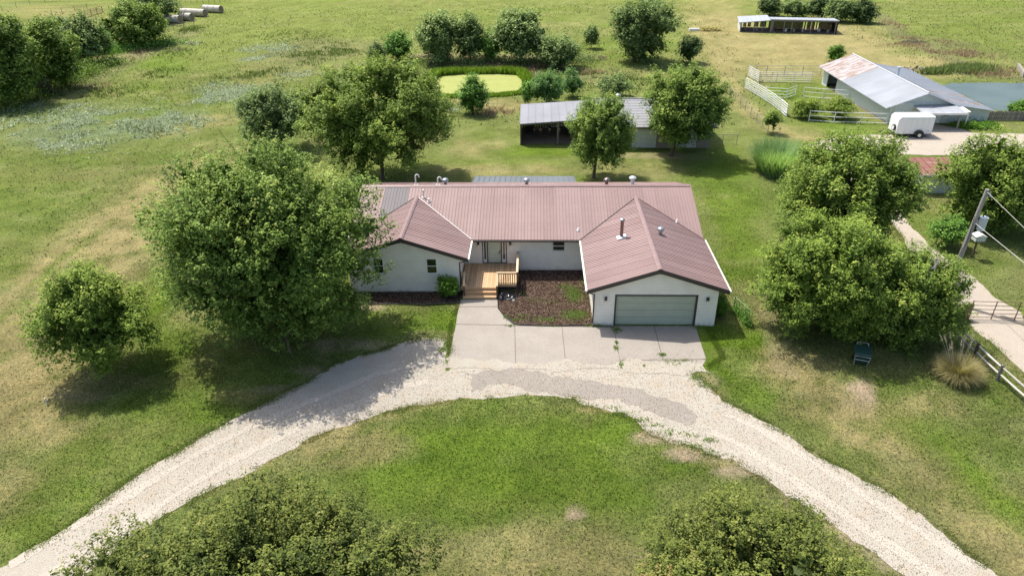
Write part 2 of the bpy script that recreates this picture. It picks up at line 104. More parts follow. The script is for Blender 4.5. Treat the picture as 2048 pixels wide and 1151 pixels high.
 'weedell': [(-56.84, 79.18, 9.27, 5.8, 0.34), (-58.72, 73.8, 4.08, 2.57, 0.1), (-64.9, 90.05, 4.16, 2.58, 0.07), (-47.25, 82.0, 5.68, 3.06, 0.1), (-46.43, 84.2, 2.58, 2.28, 0.06), (-43.32, 99.28, 4.44, 4.26, 0.1), (-45.2, 94.98, 3.57, 2.81, 0.05), (-48.98, 130.98, 4.75, 4.98, 0.04), (-48.48, 121.76, 2.67, 3.06, 0.02), (-52.95, 84.99, 3.92, 2.79, 0.05), (-35.11, 108.85, 4.79, 3.56, 0.03), (-68.15, 135.82, 2.99, 5.35, 0.03)],
 'darkell': [(-67.75, 96.89, 8.14, 4.7, 0.12), (-66.03, 87.58, 4.07, 2.95, 0.04), (-44.73, 109.12, 4.83, 7.2, 0.08), (-39.76, 124.97, 5.43, 9.17, 0.08), (-34.58, 129.43, 4.65, 5.84, 0.06), (-52.18, 143.37, 10.34, 8.83, 0.06), (-66.75, 130.71, 3.85, 6.99, 0.05), (-74.13, 153.66, 2.24, 5.36, 0.03), (-24.01, 108.53, 4.73, 5.66, 0.05), (5.99, 102.7, 5.12, 5.72, 0.1), (11.83, 102.54, 6.55, 5.06, 0.1), (3.95, 107.72, 4.59, 4.15, 0.08), (-52.14, 79.53, 8.64, 4.16, 0.06), (-59.34, 109.54, 3.27, 5.09, 0.04), (-12.37, 89.82, 3.31, 3.03, 0.04)],
 'dryell': [(-75.56, 122.71, 4.58, 4.02, 0.1), (-73.04, 131.94, 5.85, 3.55, 0.08), (-70.57, 101.47, 6.18, 4.46, 0.05), (-14.19, 118.88, 5.09, 3.32, 0.1), (-5.71, 117.77, 7.52, 2.85, 0.14), (1.76, 115.92, 4.09, 3.16, 0.06), (-20.27, 119.92, 3.44, 3.37, 0.06), (8.53, 107.59, 4.57, 4.83, 0.06), (-0.65, 107.86, 1.38, 10.48, 0.05), (-6.87, 86.56, 6.37, 2.36, 0.06), (69.21, 132.51, 5.25, 4.94, 0.1), (69.46, 120.92, 4.83, 4.18, 0.1), (68.45, 107.57, 4.34, 3.38, 0.08), (73.55, 152.38, 2.98, 6.39, 0.03)]}


# ------------------------------------------------------------------ mesh helpers
class MB:
    def __init__(s): s.v = []; s.f = []; s.m = []; s.mi = 0
    def add(s, vs_, fs):
        n = len(s.v); s.v += [tuple(float(c) for c in q) for q in vs_]
        for f in fs: s.f.append(tuple(i+n for i in f)); s.m.append(s.mi)
        return s
    def box(s, x0, x1, y0, y1, z0, z1):
        return s.add([(x0,y0,z0),(x1,y0,z0),(x1,y1,z0),(x0,y1,z0),(x0,y0,z1),(x1,y0,z1),(x1,y1,z1),(x0,y1,z1)],
                     [(3,2,1,0),(4,5,6,7),(0,1,5,4),(1,2,6,5),(2,3,7,6),(3,0,4,7)])
    def beam(s, a, b, wd, h, up=(0,0,1)):
        a = Vector(a); b = Vector(b); d = (b-a).normalized(); u = Vector(up)
        if abs(d.dot(u)) > .98: u = Vector((1,0,0))
        sd = d.cross(u).normalized()*wd/2; u = sd.cross(d).normalized()*h/2
        q = [p+i*sd+j*u for p in (a,b) for i,j in ((-1,-1),(1,-1),(1,1),(-1,1))]
        return s.add(q, [(0,1,2,3),(7,6,5,4),(0,4,5,1),(1,5,6,2),(2,6,7,3),(3,7,4,0)])
    def tube(s, pts, rad, n=6, cap=True):
        pts = [Vector(p) for p in pts]; k = len(pts)
        if not hasattr(rad, '__len__'): rad = [rad]*k
        base = []; u = None
        for i, p in enumerate(pts):
            d = (pts[min(i+1,k-1)]-pts[max(i-1,0)]).normalized()
            if u is None:
                u = Vector((0,0,1)) if abs(d.z) < .9 else Vector((1,0,0))
            u = (u-d*u.dot(d)).normalized(); v2 = d.cross(u)
            base += [p+rad[i]*(math.cos(2*math.pi*j/n)*u+math.sin(2*math.pi*j/n)*v2) for j in range(n)]
        fs = [(i*n+j, i*n+(j+1)%n, (i+1)*n+(j+1)%n, (i+1)*n+j) for i in range(k-1) for j in range(n)]
        if cap: fs += [tuple(range(n))[::-1], tuple((k-1)*n+j for j in range(n))]
        return s.add(base, fs)
    def lathe(s, c, prof, n=12):
        q = [(c[0]+r*math.cos(2*math.pi*j/n), c[1]+r*math.sin(2*math.pi*j/n), c[2]+z) for r,z in prof for j in range(n)]
        k = len(prof)
        fs = [(i*n+j, i*n+(j+1)%n, (i+1)*n+(j+1)%n, (i+1)*n+j) for i in range(k-1) for j in range(n)]
        fs += [tuple(range(n))[::-1], tuple((k-1)*n+j for j in range(n))]
        return s.add(q, fs)
    def prism(s, poly, z0, z1):
        n = len(poly); s.add([(x,y,z0) for x,y in poly]+[(x,y,z1) for x,y in poly],
            [tuple(range(n))[::-1], tuple(range(n,2*n))]+[(i,(i+1)%n,n+(i+1)%n,n+i) for i in range(n)]); return s
    def slab(s, poly3, t):          # a flat 3-D polygon given a thickness downward
        n = len(poly3); return s.add(list(poly3)+[(x,y,z-t) for x,y,z in poly3],
            [tuple(range(n)), tuple(range(n,2*n))[::-1]]+[(i,n+i,n+(i+1)%n,(i+1)%n) for i in range(n)])
    def extr(s, poly, axis, a, b):  # polygon in the plane across axis, extruded from a to b
        n = len(poly)
        g = (lambda p,t: (t,p[0],p[1])) if axis == 'x' else (lambda p,t: (p[0],t,p[1]))
        return s.add([g(p,a) for p in poly]+[g(p,b) for p in poly],
            [tuple(range(n)), tuple(range(n,2*n))[::-1]]+[(i,n+i,n+(i+1)%n,(i+1)%n) for i in range(n)])
ORG = {}
def link(o, parent=None):
    C.collection.objects.link(o)
    if parent is not None: o.parent = parent
    return o
def tag(o, label=None, cat=None, group=None, kind=None):
    if label: o['label'] = label
    if cat: o['category'] = cat
    if group: o['group'] = group
    if kind: o['kind'] = kind
    return o
def thing(name, loc, label, cat, group=None):
    o = bpy.data.objects.new(name, None); o.empty_display_size = .3
    link(o); o.location = loc; ORG[o.name] = Vector(loc); return tag(o, label, cat, group)
def mk(name, mb, mats, off=(0,0,0), smooth=False):
    me = bpy.data.meshes.new(name)
    me.from_pydata([(x-off[0],y-off[1],z-off[2]) for x,y,z in mb.v], [], mb.f)
    for m in (mats if isinstance(mats,(list,tuple)) else [mats]): me.materials.append(m)
    if any(mb.m): me.polygons.foreach_set('material_index', mb.m)
    if smooth: me.polygons.foreach_set('use_smooth', [True]*len(me.polygons))
    me.update(); return me
def part(name, mb, mats, parent, label=None, smooth=False, kind=None):   # mb in world coordinates
    org = ORG[parent.name]
    o = link(bpy.data.objects.new(name, mk(name, mb, mats, org, smooth)), parent)
    ORG[o.name] = org; return tag(o, label, kind=kind)
def single(name, mb, mats, label=None, cat=None, group=None, kind=None, loc=(0,0,0), smooth=False):
    o = link(bpy.data.objects.new(name, mk(name, mb, mats, loc, smooth))); o.location = loc
    ORG[o.name] = Vector(loc); return tag(o, label, cat, group, kind)
def copy_tree(o, parent=None):
    c = o.copy(); C.collection.objects.link(c); c.parent = parent
    for ch in [x for x in o.children]: copy_tree(ch, c)
    return c
def np_mesh(name, V, F, mats, attr=None, col=None, smooth=False):   # F: (n,k) array of quads or triangles
    me = bpy.data.meshes.new(name); V = np.asarray(V, np.float32); F = np.asarray(F, np.int32)
    n, k = F.shape
    me.vertices.add(len(V)); me.vertices.foreach_set('co', V.ravel())
    me.loops.add(n*k); me.loops.foreach_set('vertex_index', F.ravel())
    me.polygons.add(n); me.polygons.foreach_set('loop_start', np.arange(0,n*k,k,dtype=np.int32))
    try: me.polygons.foreach_set('loop_total', np.full(n,k,dtype=np.int32))
    except Exception: pass
    if smooth: me.polygons.foreach_set('use_smooth', np.ones(n,dtype=bool))
    for m in (mats if isinstance(mats,(list,tuple)) else [mats]): me.materials.append(m)
    if attr is not None:
        a = me.attributes.new('tone', 'FLOAT', 'POINT'); a.data.foreach_set('value', np.asarray(attr,np.float32))
    if col is not None:
        a = me.attributes.new('Col', 'FLOAT_COLOR', 'POINT')
        cc = np.ones((len(V),4),np.float32); cc[:,:3] = col; a.data.foreach_set('color', cc.ravel())
    me.update(calc_edges=True); me.validate(); return me

# ------------------------------------------------------------------ materials
def node_mat(name):
    m = bpy.data.materials.new(name); m.use_nodes = True
    n = m.node_tree; return m, n, n.nodes['Principled BSDF']
def noise_node(n, scale, detail=4, vec=None, rough=.6):
    t = n.nodes.new('ShaderNodeTexNoise'); t.inputs['Scale'].default_value = scale
    t.inputs['Detail'].default_value = detail; t.inputs['Roughness'].default_value = rough
    if vec is None:
        g = n.nodes.new('ShaderNodeNewGeometry'); vec = g.outputs['Position']
    n.links.new(vec, t.inputs['Vector']); return t
def ramp(n, fac, stops):
    r = n.nodes.new('ShaderNodeValToRGB'); e = r.color_ramp.elements
    while len(e) < len(stops): e.new(.5)
    for i,(p,c) in enumerate(stops): e[i].position = p; e[i].color = (*c,1) if len(c)==3 else c
    n.links.new(fac, r.inputs[0]); return r.outputs[0]
def mix(n, fac, a, b, mode='MIX'):
    x = n.nodes.new('ShaderNodeMix'); x.data_type = 'RGBA'; x.blend_type = mode
    for s_, v in ((x.inputs[0],fac),(x.inputs[6],a),(x.inputs[7],b)):
        if hasattr(v,'links'): n.links.new(v, s_)
        elif isinstance(v,(int,float)): s_.default_value = v
        else: s_.default_value = (*v,1) if len(v)==3 else v
    return x.outputs[2]
def bump(n, b, h, strength, dist=.02):
    k = n.nodes.new('ShaderNodeBump'); k.inputs['Strength'].default_value = strength; k.inputs['Distance'].default_value = dist
    n.links.new(h, k.inputs['Height']); n.links.new(k.outputs[0], b.inputs['Normal'])
def plain(name, col, rough=.6, metal=0, var=.15, scale=3, bmp=0, spec=.5, fine=40):
    m, n, b = node_mat(name)
    t = noise_node(n, scale, 5); t2 = noise_node(n, fine, 3)
    lo = tuple(c*(1-var) for c in col); hi = tuple(min(1,c*(1+var)) for c in col)
    c = ramp(n, t.outputs[0], [(.3,lo),(.7,hi)])
    c = mix(n, .5*min(1,var*2), c, ramp(n, t2.outputs[0], [(.35,tuple(v*.8 for v in col)),(.65,tuple(min(1,v*1.15) for v in col))]))
    n.links.new(c, b.inputs['Base Color']); b.inputs['Roughness'].default_value = rough; b.inputs['Metallic'].default_value = metal
    b.inputs['Specular IOR Level'].default_value = spec
    if bmp: bump(n, b, t2.outputs[0], bmp)
    return m
M = {}
def rooftin(name, col, rough=.42, dirt=(.12,.09,.08), dfac=.35, dscale=.5, stretch='y'):
    m, n, b = node_mat(name)
    g = n.nodes.new('ShaderNodeNewGeometry')
    mp = n.nodes.new('ShaderNodeMapping'); mp.inputs['Scale'].default_value = (4,.35,1) if stretch=='y' else (.35,4,1)
    n.links.new(g.outputs['Position'], mp.inputs[0])
    t = noise_node(n, dscale, 6, mp.outputs[0]); t2 = noise_node(n, .25, 4)
    c = ramp(n, t2.outputs[0], [(.3,tuple(v*.88 for v in col)),(.7,tuple(v*1.12 for v in col))])
    f = n.nodes.new('ShaderNodeMapRange'); f.inputs[1].default_value=.5; f.inputs[2].default_value=.8; f.inputs[4].default_value=dfac
    n.links.new(t.outputs[0], f.inputs[0])
    c = mix(n, f.outputs[0], c, dirt)
    oi = n.nodes.new('ShaderNodeObjectInfo'); 
    c = mix(n, .05, c, ramp(n, oi.outputs['Random'], [(0,(.05,.05,.05)),(1,(.7,.65,.65))]))
    n.links.new(c, b.inputs['Base Color']); b.inputs['Roughness'].default_value = rough; b.inputs['Metallic'].default_value = 0; b.inputs['Specular IOR Level'].default_value = .3
    return m
M['roof'] = rooftin('rose_brown_metal', (.262,.172,.157), rough=.6)
M['roof_w'] = rooftin('rose_brown_metal_wing', (.262,.172,.157), rough=.6, stretch='x')
M['roof_grey'] = rooftin('grey_metal_panel', (.125,.115,.12), rough=.6)
M['roof_dark'] = rooftin('slate_metal', (.11,.13,.14))
M['trimroof'] = plain('ridge_metal', (.25,.165,.15), .4)
M['screw_rib_shade'] = plain('screw_rib_shade', (.205,.135,.123), .6)  # screw heads, and the painted shadow lines beside the roof ribs
M['fascia'] = plain('dark_bronze_fascia', (.045,.037,.033), .5)
M['white'] = plain('white_paint', (.76,.75,.70), .5, var=.06)
M['gutter'] = plain('pale_gutter', (.70,.74,.60), .4, var=.06)
M['flash'] = plain('galvanised', (.62,.64,.66), .35, .5)
M['galv'] = plain('galvanised_dark', (.33,.35,.37), .35, .7)
M['flue'] = plain('flue_brown', (.24,.14,.12), .35, .3)
M['black'] = plain('black_metal', (.015,.015,.016), .4)
M['glass'] = plain('dark_glass', (.012,.016,.014), .06, var=.4, spec=.8)
M['door'] = plain('sage_door', (.50,.56,.44), .45, var=.05)
M['sage'] = plain('sage_garage_door', (.40,.445,.345), .45, var=.07, scale=1.5)
M['trim'] = plain('brown_trim', (.055,.045,.042), .6)
M['louver'] = plain('grey_louver', (.42,.42,.38), .6)
M['bulb'] = plain('lantern_glass', (.85,.8,.7), .15)
def brickmat():
    m, n, b = node_mat('white_painted_brick')
    g = n.nodes.new('ShaderNodeNewGeometry'); sx = n.nodes.new('ShaderNodeSeparateXYZ'); n.links.new(g.outputs['Position'], sx.inputs[0])
    ad = n.nodes.new('ShaderNodeMath'); n.links.new(sx.outputs[0], ad.inputs[0]); n.links.new(sx.outputs[1], ad.inputs[1])
    cb = n.nodes.new('ShaderNodeCombineXYZ'); n.links.new(ad.outputs[0], cb.inputs[0]); n.links.new(sx.outputs[2], cb.inputs[1])
    t = n.nodes.new('ShaderNodeTexBrick'); t.inputs['Scale'].default_value = 1; t.inputs['Brick Width'].default_value = .30; t.inputs['Row Height'].default_value = .1
    t.inputs['Mortar Size'].default_value = .012; t.inputs['Mortar Smooth'].default_value = .4
    t.inputs['Color1'].default_value = (.93,.885,.775,1); t.inputs['Color2'].default_value = (.86,.815,.71,1); t.inputs['Mortar'].default_value = (.66,.65,.60,1)
    n.links.new(cb.outputs[0], t.inputs[0])
    nz = noise_node(n, 1.2, 5); c = mix(n, .35, t.outputs[0], ramp(n, nz.outputs[0], [(.35,(.72,.69,.60)),(.6,(.93,.885,.775))]))
    dn = noise_node(n, 3.5, 5); sm = n.nodes.new('ShaderNodeMath'); sm.operation = 'MULTIPLY_ADD'; sm.inputs[1].default_value = -.9; n.links.new(dn.outputs[0], sm.inputs[0]); n.links.new(sx.outputs[2], sm.inputs[2])
    df = n.nodes.new('ShaderNodeMapRange'); df.inputs[1].default_value = -.15; df.inputs[2].default_value = -.5; df.inputs[3].default_value = 0; df.inputs[4].default_value = .45; n.links.new(sm.outputs[0], df.inputs[0])
    c = mix(n, df.outputs[0], c, (.42,.33,.24))
    n.links.new(c, b.inputs['Base Color']); b.inputs['Roughness'].default_value = .7
    inv = n.nodes.new('ShaderNodeMath'); inv.operation='SUBTRACT'; inv.inputs[0].default_value=1; n.links.new(t.outputs['Fac'], inv.inputs[1])
    bump(n, b, inv.outputs[0], .6, .01); return m
M['brick'] = brickmat()
def wood(name, a, b_, axis='y', rough=.65):
    m, n, b = node_mat(name); g = n.nodes.new('ShaderNodeTexCoord')
    mp = n.nodes.new('ShaderNodeMapping'); mp.inputs['Scale'].default_value = (14,1.2,14) if axis=='y' else ((1.2,14,14) if axis=='x' else (14,14,1.2))
    n.links.new(g.outputs['Object'], mp.inputs[0]); t = noise_node(n, 1.5, 6, mp.outputs[0])
    oi = n.nodes.new('ShaderNodeObjectInfo')
    c = ramp(n, t.outputs[0], [(.3,a),(.7,b_)])
    c = mix(n, .5, c, ramp(n, oi.outputs['Random'], [(0,tuple(v*.55 for v in a)),(.5,a),(1,tuple(min(1,v*1.15) for v in b_))]))
    n.links.new(c, b.inputs['Base Color']); b.inputs['Roughness'].default_value = rough; bump(n, b, t.outputs[0], .3, .01); return m
M['deck'] = wood('cedar_deck_board', (.44,.27,.135), (.66,.44,.24))
M['rail'] = wood('cedar_rail', (.52,.36,.20), (.70,.52,.32), 'z')
M['post_dark'] = wood('dark_post', (.05,.035,.03), (.11,.07,.05), 'z')
M['oldwood'] = wood('weathered_wood', (.15,.13,.115), (.28,.25,.22), 'z')
M['oldrail'] = wood('weathered_rail', (.40,.37,.32), (.55,.51,.45), 'y')
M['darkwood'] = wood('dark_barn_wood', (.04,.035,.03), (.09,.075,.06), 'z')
def concrete(name, a, b_):
    m, n, b = node_mat(name)
    t = noise_node(n, .7, 8, rough=.7); t2 = noise_node(n, 9, 6); t3 = noise_node(n, 60, 3)
    c = ramp(n, t.outputs[0], [(.3,a),(.68,b_)])
    c = mix(n, .35, c, ramp(n, t2.outputs[0], [(.35,tuple(v*.8 for v in a)),(.6,b_)]))
    c = mix(n, .3, c, ramp(n, t3.outputs[0], [(.35,tuple(v*.6 for v in a)),(.6,tuple(min(1,v*1.1) for v in b_))]))
    n.links.new(c, b.inputs['Base Color']); b.inputs['Roughness'].default_value = .85; bump(n, b, t3.outputs[0], .3, .01); return m
M['concrete'] = concrete('driveway_concrete', (.235,.205,.17), (.345,.31,.265))
M['joint'] = plain('joint_soil', (.15,.125,.10), .9)
def gravelmat(name, a, b_, stain=None, sc=24):
    m, n, b = node_mat(name)
    v = n.nodes.new('ShaderNodeTexVoronoi'); v.inputs['Scale'].default_value = sc
    g = n.nodes.new('ShaderNodeNewGeometry'); n.links.new(g.outputs['Position'], v.inputs['Vector'])
    t = noise_node(n, .5, 7, rough=.65); t2 = noise_node(n, 22, 4, rough=.8)
    c = ramp(n, v.outputs['Color'], [(.1,tuple(q*.8 for q in a)),(.45,a),(.9,b_)])
    c = mix(n, .55, c, ramp(n, t.outputs[0], [(.32,a),(.62,b_)]))
    c = mix(n, .45, c, ramp(n, t2.outputs[0], [(.3,tuple(q*.72 for q in a)),(.5,a),(.75,tuple(min(.85,q*1.1) for q in b_))]))
    if stain:
        t4 = noise_node(n, .9, 7, rough=.7); f = n.nodes.new('ShaderNodeMapRange'); f.inputs[1].default_value=.48; f.inputs[2].default_value=.72; f.inputs[4].default_value=.7
        n.links.new(t4.outputs[0], f.inputs[0]); c = mix(n, f.outputs[0], c, stain)
    n.links.new(c, b.inputs['Base Color']); b.inputs['Roughness'].default_value = .95; b.inputs['Specular IOR Level'].default_value=.2
    bump(n, b, v.outputs['Distance'], .8, .03); return m
M['gravel'] = gravelmat('white_limestone_gravel', (.36,.325,.265), (.46,.425,.36), (.37,.30,.215))
M['ggravel'] = gravelmat('grey_gravel', (.26,.23,.195), (.35,.315,.27))
M['road'] = gravelmat('road_gravel', (.38,.325,.26), (.48,.425,.35))
M['mulch'] = gravelmat('bark_mulch', (.10,.066,.048), (.19,.13,.10), sc=9)
def groundmat():
    m, n, b = node_mat('pasture_grass')
    a = n.nodes.new('ShaderNodeAttribute'); a.attribute_name = 'Col'
    t = noise_node(n, 7, 5, rough=.75); t2 = noise_node(n, 1.6, 5, rough=.7); t3 = noise_node(n, 30, 3, rough=.8)
    c = mix(n, 1, a.outputs['Color'], ramp(n, t.outputs[0], [(.3,(.4,.42,.45)),(.5,(1,1,1)),(.7,(1.6,1.5,1.35))]), 'MULTIPLY')
    c = mix(n, 1, c, ramp(n, t2.outputs[0], [(.3,(.75,.8,.8)),(.7,(1.25,1.18,1.15))]), 'MULTIPLY')
    c = mix(n, 1, c, ramp(n, t3.outputs[0], [(.34,(.5,.54,.5)),(.5,(1,1,1)),(.66,(1.55,1.45,1.3))]), 'MULTIPLY')
    n.links.new(c, b.inputs['Base Color']); b.inputs['Roughness'].default_value = 1; b.inputs['Specular IOR Level'].default_value = .0
    ad = n.nodes.new('ShaderNodeMath'); n.links.new(t.outputs[0], ad.inputs[0]); n.links.new(t3.outputs[0], ad.inputs[1])
    bump(n, b, ad.outputs[0], .9, .12); return m
M['grass'] = groundmat()
def bladesmat():
    m, n, b = node_mat('grass_blades'); a = n.nodes.new('ShaderNodeAttribute'); a.attribute_name = 'Col'
    n.links.new(a.outputs['Color'], b.inputs['Base Color']); b.inputs['Roughness'].default_value = .9; b.inputs['Specular IOR Level'].default_value = .03
    tr = n.nodes.new('ShaderNodeBsdfTranslucent'); n.links.new(a.outputs['Color'], tr.inputs[0])
    mx = n.nodes.new('ShaderNodeMixShader'); mx.inputs[0].default_value = .55
    n.links.new(b.outputs[0], mx.inputs[1]); n.links.new(tr.outputs[0], mx.inputs[2]); n.links.new(mx.outputs[0], n.nodes['Material Output'].inputs[0]); return m
M['blades'] = bladesmat()
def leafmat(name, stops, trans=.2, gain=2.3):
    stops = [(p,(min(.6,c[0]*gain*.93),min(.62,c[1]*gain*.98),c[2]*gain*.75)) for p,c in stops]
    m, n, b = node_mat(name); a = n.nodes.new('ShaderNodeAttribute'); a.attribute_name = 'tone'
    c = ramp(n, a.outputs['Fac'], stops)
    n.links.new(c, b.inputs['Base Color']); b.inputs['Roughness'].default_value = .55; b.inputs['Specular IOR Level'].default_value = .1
    tr = n.nodes.new('ShaderNodeBsdfTranslucent'); c2 = mix(n, 1, c, (1.25,1.3,.6), 'MULTIPLY'); n.links.new(c2, tr.inputs[0])
    mx = n.nodes.new('ShaderNodeMixShader'); mx.inputs[0].default_value = trans
    n.links.new(b.outputs[0], mx.inputs[1]); n.links.new(tr.outputs[0], mx.inputs[2]); n.links.new(mx.outputs[0], n.nodes['Material Output'].inputs[0]); return m
L = {
 'elm': leafmat('elm_leaves', [(0,(.035,.058,.016)),(.45,(.088,.125,.03)),(.8,(.15,.18,.05)),(1,(.23,.235,.09))]),
 'yard': leafmat('yard_elm_leaves', [(0,(.04,.06,.015)),(.45,(.09,.125,.028)),(.8,(.15,.175,.045)),(1,(.24,.24,.09))]),
 'maple': leafmat('maple_leaves', [(0,(.04,.065,.015)),(.45,(.10,.135,.028)),(.8,(.165,.19,.045)),(1,(.23,.25,.09))]),
 'pear': leafmat('pear_leaves', [(0,(.03,.044,.014)),(.4,(.085,.104,.026)),(.75,(.15,.16,.042)),(.93,(.18,.18,.07)),(1,(.18,.13,.055))], trans=.12, gain=1.42),
 'brownpear': leafmat('bronze_pear_leaves', [(0,(.03,.038,.012)),(.4,(.075,.085,.026)),(.75,(.13,.13,.045)),(.9,(.18,.15,.06)),(1,(.16,.10,.045))]),
 'grey': leafmat('willow_leaves', [(0,(.045,.065,.03)),(.45,(.09,.12,.05)),(.8,(.14,.175,.08)),(1,(.2,.23,.13))]),
 'bush': leafmat('bush_leaves', [(0,(.03,.06,.015)),(.45,(.07,.13,.03)),(.8,(.11,.18,.045)),(1,(.17,.24,.08))]),
 'cedar': leafmat('cedar_foliage', [(0,(.018,.032,.014)),(.5,(.04,.062,.025)),(1,(.09,.11,.045))], .15),
 'lime': leafmat('lime_leaves', [(0,(.05,.10,.015)),(.5,(.10,.19,.03)),(1,(.17,.27,.06))], gain=1.4),
 'reed': leafmat('reed_leaves', [(0,(.06,.11,.05)),(.5,(.13,.20,.10)),(1,(.30,.38,.27))], trans=.5, gain=1.9),
 'pampas': leafmat('pampas_blades', [(0,(.14,.12,.06)),(.35,(.26,.22,.12)),(.7,(.38,.31,.19)),(1,(.46,.40,.27))], gain=1.25),
 'weedpale': leafmat('pale_weed', [(0,(.10,.14,.08)),(.5,(.22,.27,.18)),(1,(.42,.45,.36))], gain=1.2),
 'dry': leafmat('dry_grass', [(0,(.14,.11,.06)),(.5,(.24,.19,.11)),(1,(.34,.27,.18))]),
}
M['bark'] = plain('bark', (.11,.085,.065), .9, var=.35, scale=4, bmp=.6)
M['duckweed'] = gravelmat('duckweed', (.27,.30,.085), (.37,.385,.13), sc=5)
def watermat():
    m, n, b = node_mat('pond_water'); t = noise_node(n, .15, 4); c = ramp(n, t.outputs[0], [(.35,(.055,.085,.07)),(.65,(.085,.115,.095))])
    n.links.new(c, b.inputs['Base Color']); b.inputs['Roughness'].default_value = .25; b.inputs['Specular IOR Level'].default_value = .3; t2 = noise_node(n, 2.5, 4); bump(n, b, t2.outputs[0], .15, .05); return m
M['water'] = watermat()
M['tin'] = rooftin('galvanised_barn_tin', (.34,.365,.39), .45, (.36,.25,.2), .30, .8, 'x')
def rustmat(name, a, b_, r0, lo=.44, hi=.58, sc=1.2):
    m, n, b = node_mat(name); mp = n.nodes.new('ShaderNodeMapping'); g = n.nodes.new('ShaderNodeNewGeometry')
    mp.inputs['Scale'].default_value = (.6,2.2,1); n.links.new(g.outputs['Position'], mp.inputs[0])
    t = noise_node(n, sc, 7, mp.outputs[0], .7); t2 = noise_node(n, 4, 5)
    c1 = ramp(n, t2.outputs[0], [(.3,a),(.7,b_)]); c = mix(n, ramp(n, t.outputs[0], [(lo,(0,0,0)),(hi,(1,1,1))]), c1, r0)
    n.links.new(c, b.inputs['Base Color']); b.inputs['Roughness'].default_value = .6; return m
M['rust'] = rustmat('rusty_tin', (.42,.40,.40), (.52,.50,.50), (.29,.18,.12))
M['redrust'] = rustmat('red_rusty_tin', (.19,.07,.05), (.25,.10,.075), (.30,.18,.14), .5, .65)
M['barnwall'] = plain('pale_barn_siding', (.56,.60,.57), .6, var=.1)
M['shingle'] = gravelmat('grey_shingle', (.27,.27,.28), (.36,.36,.37), sc=8)
M['carroof'] = rooftin('carport_roof', (.235,.235,.25), .5, (.25,.245,.245), .1)
M['tanwall'] = plain('tan_wall', (.30,.25,.21), .8)
M['pipe'] = plain('white_pipe', (.74,.74,.72), .45, var=.08)
M['rustpipe'] = plain('rusty_pipe', (.16,.09,.06), .6, var=.3)
M['rustboard'] = plain('rusty_board', (.22,.12,.06), .8, var=.4)
M['wire'] = plain('fence_wire', (.30,.30,.29), .5, .4)
M['trailer'] = plain('white_trailer_paint', (.80,.80,.79), .3, var=.03)
M['tyre'] = plain('tyre_rubber', (.02,.02,.02), .8)
M['bin'] = plain('green_plastic', (.018,.055,.042), .45, var=.2)
M['hay'] = rustmat('hay_bale', (.46,.43,.37), (.56,.53,.47), (.28,.235,.17), .45, .65, 3)
M['hayend'] = plain('hay_end', (.22,.17,.12), .9, var=.3)
M['soil'] = plain('bare_soil', (.20,.15,.11), .95, var=.25, bmp=.4)
M['rock'] = plain('rubble', (.30,.27,.24), .9, var=.3)
M['pole'] = wood('pole_wood', (.22,.20,.18), (.34,.31,.28), 'z')
M['xfmr'] = plain('transformer_grey', (.52,.56,.58), .35)
M['cable'] = plain('cable', (.42,.41,.38), .5)
M['blackplastic'] = plain('black_plastic', (.012,.012,.014), .3)
M['whitecar'] = plain('white_car_paint', (.7,.7,.7), .3)
M['teal'] = plain('blue_grey_roof', (.45,.52,.56), .5)
M['straw'] = plain('straw', (.52,.44,.31), .8)
M['track'] = gravelmat('compacted_gravel', (.41,.365,.30), (.50,.455,.385), sc=22)

# ------------------------------------------------------------------ noise and fields (numpy)
RNG = np.random.RandomState(7)
_T = [np.random.RandomState(100+i).rand(256,256).astype(np.float32) for i in range(6)]
def vn(x, y, s, k=0):
    x = x/s+37.3*k; y = y/s+11.7*k; xi = np.floor(x).astype(int); yi = np.floor(y).astype(int)
    u = x-xi; v = y-yi; u = u*u*(3-2*u); v = v*v*(3-2*v); T = _T[k%6]
    a = T[xi%256,yi%256]; b = T[(xi+1)%256,yi%256]; c = T[xi%256,(yi+1)%256]; d = T[(xi+1)%256,(yi+1)%256]
    return (a*(1-u)+b*u)*(1-v)+(c*(1-u)+d*u)*v
def fbm(x, y, s, k=0, o=4):
    r = 0; a = .5; t = 0
    for i in range(o): r = r+a*vn(x, y, s/2**i, k+i); t += a; a *= .55
    return r/t
def inpoly(x, y, P):
    r = np.zeros(x.shape, bool); n = len(P)
    for i in range(n):
        x0,y0 = P[i]; x1,y1 = P[(i+1)%n]
        if y0 == y1: continue
        r ^= ((y0 > y) != (y1 > y)) & (x < (x1-x0)*(y-y0)/(y1-y0)+x0)
    return r
def dseg(x, y, P, closed=False):
    d = np.full(x.shape, 1e9); n = len(P)
    for i in range(n if closed else n-1):
        x0,y0 = P[i]; x1,y1 = P[(i+1)%n]; L2 = (x1-x0)**2+(y1-y0)**2+1e-9
        t = np.clip(((x-x0)*(x1-x0)+(y-y0)*(y1-y0))/L2, 0, 1)
        d = np.minimum(d, np.hypot(x-x0-t*(x1-x0), y-y0-t*(y1-y0)))
    return d
PAL = dict(lush=(.145,.212,.024), green=(.15,.205,.035), tan=(.35,.285,.12), dirt=(.48,.355,.225), bright=(.205,.23,.06),
           rough=(.205,.195,.085), weed=(.22,.26,.15))
